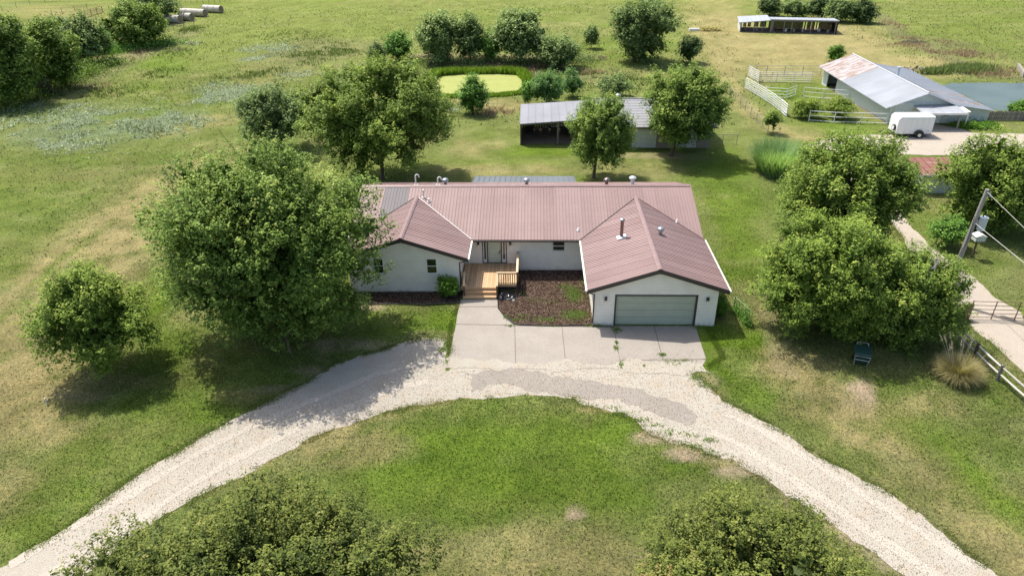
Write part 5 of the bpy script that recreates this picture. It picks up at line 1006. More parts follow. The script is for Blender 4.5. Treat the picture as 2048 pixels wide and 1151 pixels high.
mb = MB(); mb.tube([barn_pt(45.12,3.66,BY0), barn_pt(45.12,3.66,BY1)], .09, 6); part('ridge_cap', mb, M['flash'], barn)
mb = MB(); mb.tube([barn_pt(40.7,1.9,BY0-.02), barn_pt(45.12,3.58,BY0-.02), barn_pt(48.55,2.24,BY0-.02), barn_pt(53.1,1.57,BY0-.02)], .06, 4); part('rake_trim', mb, M['flash'], barn)
mb = MB(); mb.extr([(41.45,0),(52.95,0),(52.95,1.55),(48.55,2.2),(45.12,3.55),(41.45,2.12)], 'y', 80.95, 81.1); part('wall', mb, M['barnwall'], barn)
mb = MB(); mb.extr([(41.1,0),(52.6,0),(52.6,1.95),(48.15,2.6),(44.72,3.95),(41.1,2.5)], 'y', 100.9, 101.0); part('wall', mb, M['barnwall'], barn)
for ya,yb in ((81.1,96.1),(99.2,100.9)):
    mb = MB(); mb.add([(41.45-.02*(y-81)+dx,y,z) for y in (ya,yb) for dx in (0,.1) for z in (0,2.05+zb(y))], [(0,1,5,4),(3,2,6,7),(1,3,7,5),(0,2,3,1),(4,5,7,6)]); part('wall', mb, M['barnwall'], barn)
mb = MB(); mb.box(41.35-.35,41.45-.3,96.1,99.2,2.2,2.4); part('lintel', mb, M['barnwall'], barn)
mb = MB(); mb.add([(52.85-.02*(y-81)+dx,y,z) for y in (81.1,100.9) for dx in (0,.1) for z in (0,1.55+zb(y))], [(0,1,5,4),(3,2,6,7),(1,3,7,5),(0,2,3,1),(4,5,7,6)]); part('wall', mb, M['barnwall'], barn)
mb = MB(); mb.beam((41.43,81.0,.08),(41.15,96,.08),.14,.16); part('foundation', mb, M['concrete'], barn)
for k_ in range(40):
    y = 81.4+k_*.37; mb = MB(); mb.box(41.425-.02*(y-81),41.447-.02*(y-81),y,y+.05,.16,2.0+zb(y)); part('wall_rib', mb, M['barnwall'], barn)
for k_ in range(30):
    x = 41.7+k_*.37; zt = 1.5+min((x-41.4)*.39, max(0,(48.55-x))*.39+.65, 2)*.98 if x < 48.5 else 1.45
    if 41.9 < x < 44.6 or 44.6 <= x < 48.6 and False: continue
    mb = MB(); mb.box(x,x+.05,80.925,80.948,0,min(zt,1.9)); part('wall_rib', mb, M['barnwall'], barn)
mb = MB(); mb.box(41.9,44.4,80.86,80.92,.05,2.25); dr = part('sliding_door', mb, M['barnwall'], barn)
for k_ in range(9):
    mb = MB(); mb.box(42.0+k_*.27,42.05+k_*.27,80.84,80.858,.1,2.2); part('door_rib', mb, M['barnwall'], dr)
mb = MB(); mb.box(41.8,47,80.8,80.88,2.28,2.36); part('door_track', mb, M['flash'], barn)
mb = MB(); mb.box(46.6,47.5,80.9,80.946,.03,1.95); part('side_door', mb, M['white'], barn); mb = MB(); mb.box(47.8,48.3,80.9,80.946,.9,1.5); part('window', mb, M['glass'], barn)
pr_ = MB(); pr_.slab([(43.9,78.1,1.9),(48.65,78.1,2.0),(48.65,80.85,2.22),(43.95,80.85,2.12)], .07); po = part('porch_roof', pr_, M['tin'], barn, 'white metal porch awning')
for k_ in range(5):
    x = 44.1+k_*1.05; mb = MB(); mb.beam((x,78.12,1.925+.02*k_),(x,80.8,2.15+.02*k_),.05,.03); part('rib', mb, M['tin'], po)
mb = MB(); mb.box(43.85,48.7,78.03,78.09,1.76,1.97); part('fascia', mb, M['white'], po)
mb = MB(); mb.slab([(48.7,79.0,1.75),(49.6,79.0,1.85),(49.3,80.85,2.15),(48.7,80.85,2.15)], .05); part('porch_roof', mb, M['white'], barn, 'small white awning piece')
for x,y,h in ((48.1,78.3,1.8),(49.45,79.2,1.75),(44.0,78.3,1.75)):
    mb = MB(); mb.box(x-.07,x+.07,y-.07,y+.07,0,h); part('post', mb, M['oldwood'] if x < 49 else M['flash'], barn)
vz = 3.5+zb(90); mb = MB(); mb.lathe((45.9,90,vz-.3), [(.16,0),(.14,1.1)], 10); o = part('vent_pipe', mb, M['teal'], barn); mb = MB(); mb.lathe((45.9,90,vz+.75), [(.12,0),(.27,.05),(.25,.16),(.02,.22)], 12); part('vent_cap', mb, M['flash'], o)
mb = MB(); mb.box(41.8,52,82,100.5,.01,.03); part('floor', mb, M['soil'], barn)

# picket fence right of the barn
fx = thing('picket_fence', (57,81.9,0), 'weathered grey picket fence between barn corner and pond', 'fence')
for k_ in range(52):
    x = 53.2+k_*.21; mb = MB(); h = 1.1+RNG.uniform(-.05,.06); mb.box(x,x+.17,81.88,81.92,.02,h); part('picket', mb, M['oldwood'], fx)
for z in (.35,.85):
    mb = MB(); mb.box(53.1,64.2,81.93,81.99,z,z+.08); part('rail', mb, M['oldwood'], fx)
leafy('porch_ivy', [(48.9+.35*i_,79.4+.25*math.sin(i_),.1) for i_ in range(12)], 5200, (.35,.5,.22), .17, 'lime', 81, 'bright green low plants beside the barn porch post', 'plant', tone=-.02)

# ------------------------------------------------------------------ enclosed trailer
tr = thing('cargo_trailer', (41.6,76.3,0), 'white enclosed cargo trailer with black wheel arch on the gravel yard', 'trailer')
def rbox(x0,x1,y0,y1,z0,z1,r=.12):   # a box with softened upper edges
    mb = MB(); pr = [(y0,z0),(y1,z0),(y1,z1-r),(y1-r*.4,z1-r*.3),(y1-r,z1),(y0+r,z1),(y0+r*.4,z1-r*.3),(y0,z1-r)]
    mb.extr(pr, 'x', x0, x1); return mb
part('body', rbox(40.15,43.75,75.4,77.35,.42,2.32), M['trailer'], tr)
mb = MB(); mb.extr([(40.15,.42),(40.15,2.26),(39.98,2.1),(39.9,1.9),(39.9,.5)], 'y', 75.44, 77.31); part('nose', mb, M['trailer'], tr)
mb = MB(); mb.box(40.05,43.78,75.37,77.38,2.12,2.16); part('roof_trim', mb, M['flash'], tr)
mb = MB(); mb.box(39.95,43.78,75.38,77.37,.34,.415); part('frame', mb, M['fascia'], tr)
mb = MB(); pts = [(42.35+.52*math.cos(a), .38+.5*math.sin(a)) for a in np.linspace(0,math.pi,9)]; mb.extr(pts, 'y', 75.15, 75.39); part('fender', mb, M['black'], tr)
for y in (75.12,77.2):
    mb = MB(); m2 = MB()
    mb.extr([(42.35+.34*math.cos(a),.34+.34*math.sin(a)) for a in np.linspace(0,2*math.pi,19)[:-1]], 'y', y-.03, y+.17); wh = part('wheel', mb, M['tyre'], tr)
    m2.extr([(42.35+.19*math.cos(a),.34+.19*math.sin(a)) for a in np.linspace(0,2*math.pi,13)[:-1]], 'y', y-.05, y-.031); part('rim', m2, M['flash'], wh)
mb = MB(); mb.extr([(39.86-0,1.1),(39.86,1.1)], 'y', 0, 0) if False else mb.tube([(39.72,75.95,1.0),(39.89,75.95,1.0)], .33, 16); sp_ = part('spare_wheel', mb, M['tyre'], tr)
mb = MB(); mb.tube([(39.69,75.95,1.0),(39.715,75.95,1.0)], .21, 14); part('rim', mb, M['white'], sp_)
mb = MB(); mb.beam((39.95,75.6,.4),(38.8,76.35,.4),.08,.1); part('drawbar', mb, M['fascia'], tr)
mb = MB(); mb.beam((39.95,77.1,.4),(38.8,76.42,.4),.08,.1); part('drawbar', mb, M['fascia'], tr)
mb = MB(); mb.tube([(38.95,76.38,.03),(38.95,76.38,.75)], .04, 6); part('jack', mb, M['rustpipe'], tr)
mb = MB(); mb.box(38.55,38.82,76.32,76.45,.37,.47); part('coupler', mb, M['black'], tr)
mb = MB(); mb.box(43.3,43.36,75.36,75.398,.7,.8); part('marker_light', mb, M['redrust'], tr)
for x in (40.75,41.35,41.95,42.55,43.15):
    mb = MB(); mb.box(x,x+.018,75.385,75.398,.9 if 41.8 < x < 42.9 else .45,2.1); part('side_seam', mb, M['flash'], tr)
mb = MB(); mb.box(43.752,43.77,75.46,77.29,.5,2.08); rd_ = part('rear_door', mb, M['trailer'], tr)
for y in (75.9,76.8): mb = MB(); mb.box(43.772,43.8,y,y+.04,.5,2.0); part('lock_bar', mb, M['flash'], rd_)
for y in (75.5,77.15): mb = MB(); mb.box(43.772,43.8,y,y+.1,.55,.75); part('tail_light', mb, M['redrust'], tr)

# ------------------------------------------------------------------ carport and shingled garage
cp_ = thing('carport', (2.3,76.5,0), 'open three sided carport with grey metal roof and dark inside', 'carport')
RC = [(-1.55,73.05,2.36),(6.15,73.05,2.86),(6.2,80.1,3.08),(-1.55,80.1,2.66)]
rd = MB(); rd.slab(RC, .08); ro = part('roof', rd, M['carroof'], cp_)
for k_ in range(9):
    f0, f1 = k_/9+.002, (k_+1)/9-.002; P_ = [Vector(RC[0]).lerp(Vector(RC[1]),f0),Vector(RC[0]).lerp(Vector(RC[1]),f1),Vector(RC[3]).lerp(Vector(RC[2]),f1),Vector(RC[3]).lerp(Vector(RC[2]),f0)]
    mb = MB(); mb.slab([tuple(p+Vector((0,0,.03))) for p in P_], .025); mb.beam(P_[0]+Vector((0,0,.045)), P_[3]+Vector((0,0,.045)), .05, .03); part('roof_panel', mb, M['carroof'], ro)
mb = MB(); mb.extr([(-1.45,2.16),(6.1,2.64),(6.1,2.84),(-1.45,2.36)], 'y', 73.08, 73.14); part('fascia', mb, M['darkwood'], cp_)
for x,h in ((-1.42,2.24),(2.58,2.52),(6.05,2.75)):
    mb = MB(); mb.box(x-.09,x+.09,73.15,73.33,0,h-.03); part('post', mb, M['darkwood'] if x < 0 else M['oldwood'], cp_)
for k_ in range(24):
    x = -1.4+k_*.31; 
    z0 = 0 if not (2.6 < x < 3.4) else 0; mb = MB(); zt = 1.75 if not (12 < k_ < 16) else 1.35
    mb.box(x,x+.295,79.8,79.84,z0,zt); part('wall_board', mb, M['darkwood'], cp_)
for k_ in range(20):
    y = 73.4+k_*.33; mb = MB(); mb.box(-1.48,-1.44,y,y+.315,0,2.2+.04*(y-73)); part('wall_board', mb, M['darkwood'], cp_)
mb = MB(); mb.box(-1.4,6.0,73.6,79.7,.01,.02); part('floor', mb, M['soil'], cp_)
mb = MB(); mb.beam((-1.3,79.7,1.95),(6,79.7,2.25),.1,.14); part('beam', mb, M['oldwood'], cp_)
rs = np.random.RandomState(8)
for k_ in range(6):
    x = -.7+k_*1.0+rs.uniform(-.2,.2); y = 77.5+rs.uniform(-1,1); s = rs.uniform(.25,.5)
    mb = MB(); mb.box(x-s,x+s,y-s*.8,y+s*.8,.02,.4+s); mb.beam((x-s*.6,y-s,.5+s),(x+s*.8,y+s,.45+s),.08,.08); 
    mb2 = MB(); mb2.box(x-s,x+s,y-s*.8,y+s*.8,.02,.4+s); cr_ = single('wooden_crate', mb2, M['darkwood'], ['dark crate nearest the left end of the carport','dark crate second from the left in the carport','dark crate left of the middle post of the carport','dark crate behind the middle post of the carport','dark crate right of the middle post in the carport','dark crate behind the slim pear tree in the carport'][k_], 'crate', 'crates stored in the carport', loc=(x,y,0))

g2 = thing('shingled_garage', (12.6,77,0), 'grey shingled garage with pale roll doors behind the elm', 'garage')
mb = MB(); mb.box(6.35,10.5,72,72.15,0,2.5); mb.box(13.1,15.2,72,72.15,0,2.5); mb.box(17.4,18.9,72,72.15,0,2.5); mb.box(10.5,13.1,72,72.15,2.05,2.5); mb.box(15.2,17.4,72,72.15,2.05,2.5); part('wall', mb, M['tanwall'], g2)
for x0 in (6.35,18.78):
    mb = MB(); mb.extr([(72.15,0),(81,0),(81,2.5),(76.6,3.95),(72.15,2.5)], 'x', x0, x0+.12); part('wall', mb, M['tanwall'], g2)
mb = MB(); mb.box(6.47,18.78,80.9,81,0,2.5); part('wall', mb, M['tanwall'], g2)
for a,b in ((10.52,13.08),(15.22,17.38)):
    mb = MB(); mb.box(a,b,72.06,72.09,.02,2.04); gd_ = part('garage_door', mb, M['white'], g2)
    for k_ in range(4):
        mb = MB(); mb.box(a+.02,b-.02,72.02,72.058,.04+k_*.5,.04+k_*.5+.47); part('door_section', mb, M['barnwall'], gd_)
for s_ in (0,1):
    ya, yb = (71.5,76.6) if s_ == 0 else (81.6,76.602); za, zb2 = 2.42, 4.15
    rd = MB(); pl = [(6.0,ya,za),(19.3,ya,za),(19.3,yb,zb2),(6.0,yb,zb2)]; pl = pl if s_ == 0 else pl[::-1]
    rd.slab(pl, .12); ro = part('roof', rd, M['shingle'], g2)
    for k_ in range(11):
        f0 = k_/11; f1 = (k_+1)/11; y0_, y1_ = ya+(yb-ya)*f0, ya+(yb-ya)*f1; z0_, z1_ = za+(zb2-za)*f0+.035, za+(zb2-za)*f1+.012
        mb = MB(); pl = [(6.0,y0_,z0_),(19.3,y0_,z0_),(19.3,y1_,z1_),(6.0,y1_,z1_)]; pl = pl if s_ == 0 else pl[::-1]; mb.slab(pl, .01 if s_ else .012); part('shingle_course', mb, M['shingle'], ro)
mb = MB(); mb.beam((6.0,76.6,4.19),(19.3,76.6,4.19),.25,.03); part('ridge_cap', mb, M['shingle'], g2)
mb = MB(); mb.beam((5.98,71.5,2.42),(5.98,76.6,4.15),.06,.18); part('rake_trim', mb, M['white'], g2)
mb = MB(); mb.lathe((9.3,76.8,4.05), [(.16,0),(.16,.3),(.3,.35),(.3,.5),(.1,.62)], 12); part('roof_vent', mb, M['galv'], g2)

# ------------------------------------------------------------------ far shed (rotated)
sh = thing('open_shed', (49.5,147,0), 'long open fronted shed with tin roof and weathered posts at top right', 'shed')
A = Vector((40.84,145.23,0)); U = Vector((58.19-40.84,141.87-145.23,0)).normalized(); N = Vector((-U.y,U.x,0))
def SP(u,v,z): p = A+U*u+N*v; return (p.x,p.y,z)
def sbox(mb,u0,u1,v0,v1,z0,z1,z0b=None,z1b=None):
    z0b = z0 if z0b is None else z0b; z1b = z1 if z1b is None else z1b
    mb.add([SP(u0,v0,z0),SP(u1,v0,z0b),SP(u1,v1,z0b),SP(u0,v1,z0),SP(u0,v0,z1),SP(u1,v0,z1b),SP(u1,v1,z1b),SP(u0,v1,z1)], [(3,2,1,0),(4,5,6,7),(0,1,5,4),(1,2,6,5),(2,3,7,6),(3,0,4,7)]); return mb
def sroof(u0,u1,v0,v1,za,zb_,zc,zd,n,lab):
    rd = MB(); rd.slab([SP(u0,v0,za),SP(u1,v0,zb_),SP(u1,v1,zc),SP(u0,v1,zd)], .08); ro = part('roof', rd, M['tin'], sh, lab)
    for k_ in range(n):
        a, b = k_/n, (k_+1)/n-.01; L0 = lambda t,p,q: p+(q-p)*t
        mb = MB(); mb.slab([SP(L0(a,u0,u1),v0,L0(a,za,zb_)+.05),SP(L0(b,u0,u1),v0,L0(b,za,zb_)+.05),SP(L0(b,u0,u1),v1,L0(b,zd,zc)+.05),SP(L0(a,u0,u1),v1,L0(a,zd,zc)+.05)], .04); part('roof_panel', mb, M['tin'], ro)
sroof(-.3,5.6,-.2,6.6,1.75,2.3,2.35,1.95,7,'low left part of the tin roof'); sroof(5.65,18.2,-.3,5.2,2.5,2.45,2.15,2.15,13,'long right part of the tin roof')
part('wall', sbox(MB(),0,.1,0,6.4,0,1.7), M['barnwall'], sh, 'pale blue grey left end wall')
part('fascia', sbox(MB(),5.7,18,-.28,-.2,2.18,2.42), M['oldwood'], sh)
for u,w_ in ((0.1,.15),(2.6,.15),(4.2,.12),(5.7,.5),(8.2,.12),(9.6,.14),(13.2,.14),(17.6,.2)):
    part('post', sbox(MB(),u,u+w_,-.15,.0,0,1.7 if u < 5 else 2.2), M['oldwood'], sh)
for k_ in range(50):
    u = 5.9+k_*.245
    if k_ in (27,29,33,36,38): continue
    part('wall_board', sbox(MB(),u,u+.225,4.9,4.95,0,2.1-(.3 if k_%7==3 else 0)), M['darkwood'], sh)
for k_ in range(18):
    if k_ in (2,5,8,9,13): continue
    u = .2+k_*.3; part('wall_board', sbox(MB(),u,u+.27,6.3,6.35,.1,1.6), M['darkwood'], sh)
part('wall', sbox(MB(),18.0,18.08,0,4.9,0,2.2), M['darkwood'], sh)
part('floor', sbox(MB(),.2,17.9,.1,6.2,.01,.02), M['soil'], sh)
rs = np.random.RandomState(3)
desc = ['pale sacks','grey drum','rusty tools','stacked boards','white tub','old barrel','pale bucket','grey tin box','brown crate']
for k_,u in enumerate((1.2,3.4,6.8,8.9,10.4,12.0,14.0,15.2,16.7)):
    p = SP(u, 1.2+rs.uniform(0,2), 0); s = rs.uniform(.2,.38); mb = MB(); mb.lathe((p[0],p[1],.02), [(s*.8,0),(s,.1),(s*.95,.5),(s*.6,.62)], 9)
    single('barrel', mb, [M['rock'],M['galv'],M['flue'],M['white']][k_%4], f'{["pale","dull grey","rusty brown","white"][k_%4]} barrel in the far shed, {["leftmost of all","right of the second post","just right of the wide post","left of the shed middle","in the middle of the shed","right of the shed middle","left of the last open bay","in the last open bay","by the right end wall"][k_]}', 'barrel', 'barrels stored in the far shed', loc=(p[0],p[1],0))

# ------------------------------------------------------------------ red roofed shed
rsd = thing('small_shed', (36.2,60.3,0), 'small white shed with a rusty red metal roof beside the road', 'shed')
mb = MB(); mb.box(34.6,37.75,58.9,61.4,0,1.8); part('wall', mb, M['barnwall'], rsd)
rd = MB(); rd.slab([(34.2,58.5,1.86),(38.0,58.5,1.86),(38.0,61.7,2.36),(34.2,61.7,2.36)], .07); ro = part('roof', rd, M['redrust'], rsd)
for k_ in range(6):
    x = 34.22+k_*.63; mb = MB(); mb.slab([(x,58.48,1.885),(x+.61,58.48,1.885),(x+.61,61.72,2.385),(x,61.72,2.385)], .02); mb.beam((x+.02,58.48,1.9),(x+.02,61.72,2.4),.04,.04); part('roof_panel', mb, M['redrust'], ro)
mb = MB(); mb.box(34.2,38,58.44,58.48,1.74,1.87); part('fascia', mb, M['white'], rsd)

# ------------------------------------------------------------------ pipe fences of the pen
def pipe_fence(name, pts, label, h=1.45, rails=5, step=2.4, mat='pipe', r=.03, group='white pipe fence runs of the pen', cat='fence', z0=.15):
    t = thing(name, (pts[0][0],pts[0][1],0), label, cat, group)
    for i_ in range(len(pts)-1):
        a, b = Vector((*pts[i_],0)), Vector((*pts[i_+1],0)); n_ = max(1, round((b-a).length/step))
        for k_ in range(n_+(1 if i_ == len(pts)-2 else 0)):
            p = a.lerp(b, k_/n_); mb = MB(); mb.tube([(p.x,p.y,0),(p.x,p.y,h+.04)], r*1.5, 6); part('post', mb, M[mat], t)
        for j_ in range(rails):
            z = z0+(h-z0)*j_/(rails-1); mb = MB(); mb.tube([a+Vector((0,0,z)), b+Vector((0,0,z))], r, 5); part('rail', mb, M[mat], t)
    return t
R = DATA['runs']
pipe_fence('pipe_fence', R['fenceback'], 'thin far pipe fence run behind the pen, ending at the barn', rails=4, mat='wire')
pipe_fence('pipe_fence', R['fencefront'], 'second pipe fence run, parallel in front of the far one', rails=6)
pipe_fence('pipe_fence', R['diag'], 'short pipe fence side joining the two back runs at left', rails=6, r=.04)
pipe_fence('pipe_fence', R['fenceleft'], 'long curving pipe fence run along the left of the pen', rails=6, r=.04)
pipe_fence('pipe_fence', [R['gatel'][0],R['fenceleft'][-1]], 'short swung pipe gate at the near end of the left run', rails=5)
pipe_fence('pipe_fence', R['front'], 'nearest pipe fence run in front of the pen bushes', rails=3, r=.035, h=1.25)
pipe_fence('pipe_fence', R['inner'], 'inner pipe fence run with rounded gates beside the barn door', rails=3, h=1.3)
pipe_fence('pipe_fence', R['inner2'], 'inner pipe panel at the left middle of the pen', rails=4, h=1.3)
pipe_fence('farm_gate', R['hgate'], 'rusty brown pipe gate across the gravel road at right', rails=5, mat='rustpipe', group=None, cat='gate', h=1.28, step=1.6, r=.022)
mb = MB(); mb.beam((26.5,37.35,.6),(27.5,37.55,.6),.05,1.1); single('rusty_hoarding', mb, M['rustboard'], 'rusty brown board hoarding beside the pipe gate post', 'hoarding', loc=(27,37.45,0))
# wire fences
def wire_fence(name, pts, label, h, step, mesh=.22, group=None, mat='wire', pr=.03, diag=True, rail=True, pmat=None):
    t = thing(name, (pts[0][0],pts[0][1],0), label, 'fence', group); wm = MB()
    for i_ in range(len(pts)-1):
        a, b = Vector((*pts[i_],0)), Vector((*pts[i_+1],0)); L_ = (b-a).length; n_ = max(1, round(L_/step))
        for k_ in range(n_+(1 if i_ == len(pts)-2 else 0)):
            p = a.lerp(b, k_/n_); mb = MB(); mb.tube([(p.x,p.y,0),(p.x,p.y,h+.05)], pr, 5); part('post', mb, M[pmat or mat], t)
        if rail: mb = MB(); mb.tube([a+Vector((0,0,h)), b+Vector((0,0,h))], .02, 4); part('rail', mb, M[mat], t)
        if diag:
            m_ = int((L_+h)/mesh); d_ = (b-a)/L_
            for s_ in (0,1):
                for k_ in range(m_):
                    u0 = k_*mesh-h; q0, q1 = max(u0,0), min(u0+h,L_)
                    if q1 <= q0: continue
                    z0, z1 = (q0-u0), (q1-u0)
                    if s_: z0, z1 = h-z0, h-z1
                    p0, p1 = a+d_*q0+Vector((0,0,z0)), a+d_*q1+Vector((0,0,z1)); n0 = d_.cross((p1-p0).normalized()); w_ = Vector((0,0,.007))
                    wm.add([p0-w_,p1-w_,p1+w_,p0+w_], [(0,1,2,3)])
        else:
            for j_ in range(4):
                z = .2+j_*(h-.25)/3; wm.tube([a+Vector((0,0,z)), b+Vector((0,0,z))], .012, 3, False)
    part('wire_mesh', wm, M['wire'], t, kind='stuff'); return t
wire_fence('chain_link_fence', R['chain'], 'grey chain link fence running from the pen towards the reeds', 1.15, 2.6, .3)
wire_fence('chain_link_fence', [(13.4,36.75),(12.95,38.35)], 'short vine covered chain link section right of the garage', 1.1, 1.6, .14, pr=.04)
wire_fence('chain_link_fence', [(18.9,73.0),(22.0,73.2)], 'low wire fence at the right corner of the shingled garage', 1.1, 1.6, .3)
leafy('fence_vine', [(13.4,36.75,.1),(13.3,37.1,.1),(13.2,37.5,.1),(13.1,37.9,.1),(13.0,38.2,.1),(13.35,36.9,.1)], 2600, (.13,.2,.5), .085, 'bush', 82, 'dark green vine climbing the short chain link section', 'plant', tone=.05)
wire_fence('wire_fence', R['farfence'], 'wire field fence with dark posts at far top left', 1.3, 5, diag=False, rail=False, pmat='rustpipe', pr=.06, group='far field fences')
wire_fence('wire_fence', R['farfence2'], 'farthest wire fence at the top left corner', 1.3, 6, diag=False, rail=False, pmat='rustpipe', pr=.05, group='far field fences')
wire_fence('wire_fence', [(-80.5,103.2),(-81.3,122),(-80.5,140),(-76,160)], 'wire fence with rusty posts behind the left fence row trees', 1.2, 3.2, diag=False, rail=False, pmat='rustpipe', pr=.05, group='far field fences')
wire_fence('wire_fence', R['toppanel'], 'rusty grid fence at the top edge above the hay bales', 1.4, 2.0, mesh=.6, mat='rustpipe', pr=.05, group='far field fences')
pipe_fence('farm_gate', R['fargate'], 'dark field gate far away at the upper left', rails=5, mat='rustpipe', group=None, cat='gate', h=1.5, step=3, r=.05)
mb = MB()
bs = thing('board_screen', (-70.3,97.5,0), 'dark board screen half hidden under the left fence row trees', 'fence')
for k_ in range(7):
    mb = MB(); mb.box(-71.3+k_*.32,-71.03+k_*.32,97.4,97.46,0,2.6); part('board', mb, M['darkwood'], bs)
# log rail fence
rf = thing('rail_fence', (25.7,31.2,0), 'weathered two rail wooden fence along the gravel road at lower right', 'fence')
posts = [(25.35,35.6),(25.48,33.3),(25.6,31.2),(25.85,28.6),(26.2,26.0),(26.6,23.4)]
for k_,(x,y) in enumerate(posts):
    mb = MB(); mb.lathe((x,y,0), [(.10,0),(.095,1.0),(.05,1.05)], 8); part('post', mb, M['post_dark'] if k_ != 2 else M['oldwood'], rf)
for k_ in range(5):
    (x0,y0),(x1,y1) = posts[k_], posts[k_+1]
    for z in (.42,.86):
        mb = MB(); mb.tube([(x0,y0,z+.02),((x0+x1)/2,(y0+y1)/2,z-.01),(x1,y1,z)], [.045,.06,.045], 7); part('rail', mb, M['oldrail'], rf)

# ------------------------------------------------------------------ utility pole
up_ = thing('utility_pole', (27.2,40,0), 'leaning grey wooden utility pole with a grey transformer', 'utility pole')
mb = MB(); mb.tube([(27.18,40,0),(27.36,40,4),(27.55,40,7.75)], [.17,.14,.11], 10); part('pole', mb, M['pole'], up_)
mb = MB(); mb.tube([(27.0,39.95,.2),(27.22,39.93,3.9)], .045, 6); mb.v = mb.v; part('conduit', mb, M['galv'], up_)
mb = MB(); mb.lathe((27.86,39.85,5.1), [(.2,0),(.235,.04),(.235,.8),(.25,.81),(.25,.87),(.12,.93)], 14); tf = part('transformer', mb, M['xfmr'], up_)
for dx in (-.1,.1):
    mb = MB(); mb.lathe((27.86+dx,39.85,6.0), [(.03,0),(.05,.05),(.03,.1),(.05,.15),(.02,.22)], 6); part('bushing', mb, M['fascia'], tf)
mb = MB(); mb.beam((27.45,39.95,5.6),(27.65,39.9,5.6),.08,.25); part('bracket', mb, M['galv'], up_)
mb = MB(); mb.tube([(27.5,39.98,7.3),(27.8,39.8,7.35),(27.85,39.78,7.1)], .03, 5); part('cutout', mb, M['galv'], up_)
mb = MB(); mb.lathe((27.72,39.9,7.38), [(.03,0),(.06,.06),(.03,.12),(.06,.18),(.02,.26)], 6); part('insulator', mb, M['galv'], up_)
T_ = Vector((27.55,40,7.6)); E_ = Vector((26.73,34.95,7.5)); d_ = (E_-T_)
mb = MB(); mb.tube([T_, E_, T_+d_*4], .014, 4); single('power_wire', mb, M['cable'], 'upper power wire from the pole top to the right edge', 'wire', 'wires from the utility pole', loc=tuple(T_))
T2 = Vector((27.45,39.95,5.55)); E2 = Vector((27.255,34.66,5.5)); d2 = E2-T2
mb = MB(); mb.tube([T2, E2, T2+d2*4], .018, 4); single('power_wire', mb, M['cable'], 'lower power wire below the transformer to the right edge', 'wire', 'wires from the utility pole', loc=tuple(T2))
mb = MB(); mb.tube([(27.3,39.95,6.0),(27.3,39.8,4.5),(27.25,39.8,3.9)], .015, 4); part('cable', mb, M['black'], up_)
# birdhouse
bh = thing('birdhouse', (32.33,46.12,0), 'pale green multi hole birdhouse on a dark post by the road', 'birdhouse')
mb = MB(); mb.box(32.28,32.38,46.07,46.17,0,1.42); part('post', mb, M['post_dark'], bh)
mb = MB(); mb.box(32.0,32.7,45.85,46.4,1.43,1.8); bx_ = part('box', mb, M['barnwall'], bh)
for r_ in range(2):
    for k_ in range(4):
        mb = MB(); x = 32.1+k_*.167; z = 1.53+r_*.17; mb.tube([(x,45.848,z),(x,45.84,z)], .035, 8); part('entrance_hole', mb, M['black'], bx_)
mb = MB(); mb.extr([(31.94,1.8),(32.76,1.8),(32.35,2.0)], 'y', 45.8, 46.45); part('roof', mb, M['white'], bh)

# ------------------------------------------------------------------ green cart
bn = thing('waste_cart', (18.75,32.75,0), 'dark green wheeled waste cart with metal bars beside the dense pear', 'waste cart')
ca, sa = math.cos(-.35), math.sin(-.35)
def cart(mb): mb.v = [(18.75+ca*x-sa*y, 32.75+sa*x+ca*y, z*.86) for x,y,z in mb.v]; return mb
mb = MB(); mb.add([(-.3,-.28,.1),(.3,-.28,.1),(.3,.3,.1),(-.3,.3,.1),(-.42,-.42,.95),(.42,-.42,.95),(.42,.45,1.0),(-.42,.45,1.0)], [(3,2,1,0),(4,5,6,7),(0,1,5,4),(1,2,6,5),(2,3,7,6),(3,0,4,7)]); part('body', cart(mb), M['bin'], bn)
mb = MB(); mb.add([(-.46,-.48,.96),(.46,-.48,.96),(.46,.5,1.01),(-.46,.5,1.01),(-.42,-.42,1.03),(.42,-.42,1.03),(.4,.42,1.1),(-.4,.42,1.1)], [(3,2,1,0),(4,5,6,7),(0,1,5,4),(1,2,6,5),(2,3,7,6),(3,0,4,7)]); part('lid', cart(mb), M['bin'], bn)
mb = MB(); mb.box(-.3,.3,-.24,-.2,1.045,1.06); part('lid_rib', cart(mb), M['bin'], bn)
mb = MB(); mb.tube([(-.3,.5,.95),(-.3,.62,1.16),(.3,.62,1.16),(.3,.5,.95)], .022, 6); part('handle', cart(mb), M['flash'], bn)
mb = MB(); mb.tube([(-.33,-.4,.08),(-.4,-.56,.9),(.4,-.56,.9),(.33,-.4,.08)], .02, 6); part('lift_bar', cart(mb), M['flash'], bn)
mb = MB(); mb.tube([(-.375,-.52,.6),(.375,-.52,.6)], .018, 6); part('lift_bar', cart(mb), M['flash'], bn)
for x in (-.36,.36):
    mb = MB(); mb.tube([(x-.03,.35,.14),(x+.03,.35,.14)], .14, 12); part('wheel', cart(mb), M['tyre'], bn)

